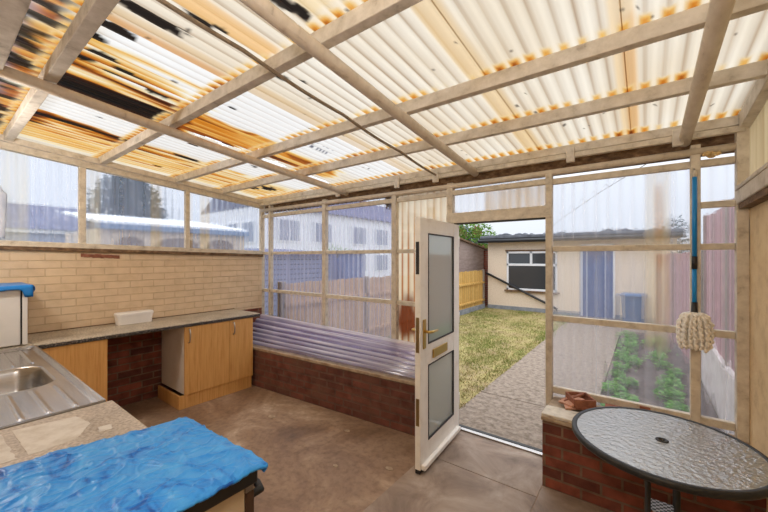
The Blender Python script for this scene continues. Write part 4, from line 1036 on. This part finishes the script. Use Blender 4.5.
for k, (x, y, lab) in enumerate(spots):
    if k < 4:
        mb = protos[k]
        me_o = mb.build('bed_plant', M['leaf_bed']); me_p.append(me_o)
        o = me_o
    else:
        o = me_p[k % 4].copy(); COL.objects.link(o)
    o.location = (x, y, -.03); o.rotation_euler = (0, 0, rpl.random() * 6); sc_ = rpl.uniform(.48, .8); o.scale = (sc_, sc_, sc_)
    tag(o, lab, 'plant', lab.replace('leafy green plant', 'plants'))

# trees
def tree(name, x, y, z0, zt, r, mat, label, n=1500, ls=.10, trunk=True, cone=False, seed=1, branches=6):
    rt_ = random.Random(seed); root = empty(name, (x, y, 0), label, 'tree')
    mb = MB()
    for k in range(n):
        while True:
            q = Vector((rt_.uniform(-1, 1), rt_.uniform(-1, 1), rt_.uniform(-1, 1)))
            if q.length < 1: break
        f_ = 1.0
        if cone: f_ = 1.0 - .75 * (q.z * .5 + .5)
        lump = 1 + .28 * nz(q.x * 2.6, q.y * 2.6, q.z * 2.6 + seed)
        p = Vector((x + q.x * r * f_ * lump, y + q.y * r * f_ * lump, (z0 + zt) / 2 + q.z * (zt - z0) / 2))
        a = rt_.random() * 2 * pi; e = rt_.uniform(-.6, .6)
        leaf(mb, p, Vector((cos(a), sin(a), e)), ls * rt_.uniform(.7, 1.4), ls * .3, ls * .15)
    mb.build('foliage', mat, root)
    tb_ = MB().tube([(x, y, -.06), (x + .03, y, z0 + .3), (x, y, zt * .85)], [.09, .07, .03], 8)
    for k in range(branches):
        a = rt_.random() * 2 * pi; zz = z0 + (zt - z0) * rt_.uniform(.0, .5)
        tb_.tube([(x, y, zz), (x + cos(a) * r * .5, y + sin(a) * r * .5, zz + .35), (x + cos(a) * r * .85, y + sin(a) * r * .85, zz + .8)], [.035, .025, .01], 6)
    tb_.build('trunk', M['bark'], root)
    return root
tree('garden_tree', -6.6, 15.5, 1.3, 3.35, 1.35, M['leaf'], 'leafy green tree behind the brown shed seen through the doorway', 2600, .17, seed=3)
tree('conifer_tree', -9.75, 2.88, .3, 3.75, .75, M['leaf_dark'], 'dark conifer beyond the strip glazing on the left', 9000, .16, cone=False, seed=5)
tree('distant_tree', 1.2, 22.0, .8, 3.6, .8, M['leaf_dark'], 'small dark tree far behind the outbuilding on the right', 900, .2, seed=9)
tree('hedge_bush', -9.5, 9.6, 0, 2.1, 1.0, M['leaf'], 'round green bush beyond the slatted shed', 1500, .16, seed=12)

# sheds next door
s1 = empty('shed', (-5.2, 10, 0), 'weathered grey-brown shed behind the new fence seen through the doorway', 'shed')
MB().quad_box([(-5.3, 8.7, -.06), (-4.5, 8.7, -.06), (-4.5, 12.2, -.06), (-5.3, 12.2, -.06), (-5.3, 8.7, 2.28), (-4.5, 8.7, 2.28), (-4.5, 12.2, 1.85), (-5.3, 12.2, 1.85)]).build('wall', M['shed_brown'], s1)
MB().quad_box([(-5.4, 8.6, 2.295), (-4.42, 8.6, 2.295), (-4.42, 12.3, 1.84), (-5.4, 12.3, 1.84), (-5.4, 8.6, 2.345), (-4.42, 8.6, 2.345), (-4.42, 12.3, 1.89), (-5.4, 12.3, 1.89)]).build('roof', M['dark_timber'], s1)
MB().box(-4.50, -4.44, 11.75, 12.22, -.06, 1.85).build('corner_pier', M['red_chimney'], s1)
s2 = empty('shed', (-8.5, 5.6, 0), 'blue-grey slatted shed beyond the old fence', 'shed')
MB().box(-9.6, -7.5, 4.2, 7.4, -.06, 1.66).build('wall', M['slat_blue'], s2)
MB().quad_box([(-9.7, 4.1, 1.66), (-7.4, 4.1, 1.66), (-7.4, 7.5, 1.66), (-9.7, 7.5, 1.66), (-9.7, 4.1, 1.9), (-7.4, 4.1, 1.72), (-7.4, 7.5, 1.72), (-9.7, 7.5, 1.9)]).build('roof', M['tiles'], s2)
s3 = empty('shed', (-8.4, 9.0, 0), 'dark blue shed with lean-to roof at the right of the slatted shed', 'shed')
MB().box(-8.4, -7.6, 8.0, 9.0, -.06, 1.75).build('wall', M['blue_door'], s3)
MB().box(-8.5, -7.52, 7.92, 9.08, 1.75, 1.83).build('roof', M['tiles'], s3)

# lean-to with white roof and arched openings beyond the strip glazing
l1 = empty('lean_to', (-7.5, 2.7, 0), 'cream lean-to with white roof and arched openings beyond the strip glazing', 'building')
MB().box(-8.5, -6.5, 1.55, 3.9, -.06, 2.05).build('wall', M['cream_wall'], l1)
MB().box(-6.5, -6.42, 1.5, 3.95, 2.04, 2.12).build('gutter', M['blue_fascia'], l1)
MB().quad_box([(-8.6, 1.5, 2.42), (-6.45, 1.5, 2.12), (-6.45, 3.95, 2.12), (-8.6, 3.95, 2.42), (-8.6, 1.5, 2.46), (-6.45, 1.5, 2.16), (-6.45, 3.95, 2.16), (-8.6, 3.95, 2.46)]).build('roof', M['white_roof'], l1)
for yc, hw_ in ((1.95, .18), (2.65, .34), (3.4, .25)):
    ring = [(-6.52, yc - hw_, 1.2), (-6.52, yc + hw_, 1.2), (-6.52, yc + hw_, 1.82)] + [(-6.52, yc + hw_ * cos(R(a)), 1.82 + .12 * sin(R(a))) for a in range(15, 180, 15)] + [(-6.52, yc - hw_, 1.82)]
    MB().prism(ring, (.035, 0, 0)).build('arched_opening', M['dark_timber'], l1)
a1 = empty('outhouse', (-12, 1.4, 0), 'long grey outhouse with slate roof far left beyond the strip glazing', 'building')
MB().box(-14, -11, -4, 2.85, -.06, 2.18).build('wall', M['grey_wall'], a1)
MB().box(-11, -10.93, -4.05, 2.9, 2.16, 2.25).build('gutter', M['white_paint'], a1)
MB().prism([(-10.9, -4.1, 2.25), (-12.5, -4.1, 2.95), (-14.1, -4.1, 2.25)], (0, 7.0, 0)).build('roof', M['tiles'], a1)
# terrace of white houses behind
for k in range(5):
    ya = 10.6 + k * 6.0
    lab = ['white terraced house at the near end of the row with purple slate roof', 'second white terraced house of the row with purple slate roof', 'third white terraced house of the row with purple slate roof',
           'fourth white terraced house of the row with purple slate roof', 'white terraced house at the far end of the row'][k]
    h = empty('terraced_house', (-19, ya + 3, 0), lab, 'house', 'terraced houses beyond the sheds')
    MB().box(-22.5, -16, ya, ya + 5.98, -.06, 4.4).build('wall', M['white_wall'], h)
    MB().prism([(-15.8, ya - .02, 4.38), (-19.2, ya - .02, 6.3), (-22.7, ya - .02, 4.38)], (0, 6.0, 0)).build('roof', M['tiles'], h)
    for yy, zz in ((ya + 1.0, 2.5), (ya + 3.6, 2.5), (ya + 1.0, .6), (ya + 3.6, .6)):
        wv = MB().box(-16.02, -15.95, yy, yy + 1.5, zz, zz + 1.3).build('window', M['white_paint'], h)
        MB().box(-15.96, -15.94, yy + .08, yy + .71, zz + .08, zz + 1.22).box(-15.96, -15.94, yy + .79, yy + 1.42, zz + .08, zz + 1.22).build('window_pane', M['far_glass'], wv)
    if k == 0:
        for xx in (-21.5, -19.5, -17.8):
            wv = MB().box(xx, xx + 1.2, ya - .06, ya + .02, 2.4, 3.6).build('window', M['white_paint'], h)
            MB().box(xx + .08, xx + 1.12, ya - .08, ya - .05, 2.48, 3.52).build('window_pane', M['far_glass'], wv)
    MB().box(-19.6, -18.9, ya + 5.5, ya + 5.98, 6.0, 7.3).build('chimney', M['red_chimney'], h)
# far brick house with chimney stacks over the tree
fh = empty('distant_house', (-8, 30, 0), 'distant house whose brick chimneys show over the garden tree', 'house')
MB().box(-15.4, -12, 29, 34, -.06, 2.9).build('wall', M['red_chimney'], fh)
MB().prism([(-15.5, 28.8, 2.9), (-15.5, 31.5, 3.6), (-15.5, 34.2, 2.9)], (3.6, 0, 0)).build('roof', M['tiles'], fh)
for xx in (-14.5, -13.0):
    MB().box(xx, xx + .7, 31, 31.7, 3.3, 4.4).lathe((xx + .2, 31.3, 4.4), [(.12, 0), (.1, .25)], 10).lathe((xx + .5, 31.3, 4.4), [(.12, 0), (.1, .25)], 10).build('chimney', M['red_chimney'], fh)
tag(MB().tube([(-2.35, 10.8, 2.32), (-1.6, 9.0, 2.5), (-.55, 6.0, 2.56), (.35, 3.3, 2.52)], .004, 6).build('overhead_wire', M['fence_post']), 'thin grey wire crossing the sky over the garden', 'wire')

# ------------------------------------------------------------------ bulkhead lamps added out of view to brighten the interior
def fill(x, label):
    r = empty('fill_lamp', (x, YH, 2.2), label, 'lamp', 'bulkhead lamps added out of view')
    g = MB()
    for k in range(1): g.box(x - .12, x + .12, YH, YH + .035, 2.14, 2.26)
    g.build('base', M['white_paint'], r, bevel=.01)
    d = MB(); n = 20
    for i in range(9):
        t = i / 8
        for k in range(n):
            a = 2 * pi * k / n; rr = cos(t * pi / 2 * .97)
            d.v.append(Vector((x + .105 * rr * cos(a), YH + .036 + .05 * sin(t * pi / 2), 2.2 + .052 * rr * sin(a))))
    for i in range(8):
        for k in range(n):
            l = (k + 1) % n; d.f.append((i * n + k, i * n + l, (i + 1) * n + l, (i + 1) * n + k)); d.sm.append(True)
    d.build('diffuser', fill_glass, r)
    ld_ = bpy.data.lights.new('fill_light', 'POINT'); ld_.energy = FILL_W; ld_.shadow_soft_size = .09; ld_.color = (1.0, .98, .96)
    lo = bpy.data.objects.new('fill_bulb', ld_); COL.objects.link(lo); lo.parent = r; lo.location = (0, .20, -.01)
FILL_W = 22
fill_glass, nt = newmat('fill_diffuser'); e_ = N(nt, 'ShaderNodeEmission'); e_.inputs[0].default_value = (1, .95, .89, 1); e_.inputs[1].default_value = 6; o_ = N(nt, 'ShaderNodeOutputMaterial'); L(nt, e_.outputs[0], o_.inputs[0])  # glowing cover of the added fill lamps
fill(-3.5, 'added unseen white oval bulkhead lamp on the house wall above the sink')
fill(-.35, 'added unseen white oval bulkhead lamp on the house wall opposite the doorway')

# ------------------------------------------------------------------ sky, camera
w = bpy.data.worlds.new('overcast_sky'); scene.world = w; w.use_nodes = True; nt = w.node_tree; nt.nodes.clear()
tc = N(nt, 'ShaderNodeTexCoord'); sp = N(nt, 'ShaderNodeSeparateXYZ'); L(nt, tc.outputs['Generated'], sp.inputs[0])
rp = N(nt, 'ShaderNodeValToRGB'); L(nt, sp.outputs['Z'], rp.inputs[0])
SKY = [(0.0, (.66, .70, .77)), (.06, (.70, .745, .82)), (.25, (.90, .94, 1.0)), (1.0, (2.5, 2.56, 2.68))]
el = rp.color_ramp.elements
while len(el) < len(SKY): el.new(.5)
for e, (p, c) in zip(el, SKY): e.position = p; e.color = (*c, 1)
bg = N(nt, 'ShaderNodeBackground'); bg.inputs['Strength'].default_value = 1.0; L(nt, rp.outputs[0], bg.inputs[0])
ow = N(nt, 'ShaderNodeOutputWorld'); L(nt, bg.outputs[0], ow.inputs[0])

cam = bpy.data.cameras.new('camera'); cam.sensor_width = 36; cam.lens = 36 * 346 / 768; cam.shift_y = 2 / 768; cam.clip_start = .02; cam.clip_end = 300
co = bpy.data.objects.new('camera', cam); COL.objects.link(co)
co.location = (0, 0, 1.6); co.rotation_euler = (R(90), 0, math.atan2(261, 346)); scene.camera = co

for o in bpy.data.objects:
    if '_org' in o: del o['_org']
vs = scene.view_settings; vs.view_transform = 'Standard'; vs.look = 'None'; vs.gamma = 1; vs.use_curve_mapping = False; vs.exposure = 0.35
scene.cycles.max_bounces = 14; scene.cycles.diffuse_bounces = 6; scene.cycles.transmission_bounces = 8; scene.cycles.transparent_max_bounces = 32; scene.cycles.glossy_bounces = 4
scene.cycles.caustics_reflective = False
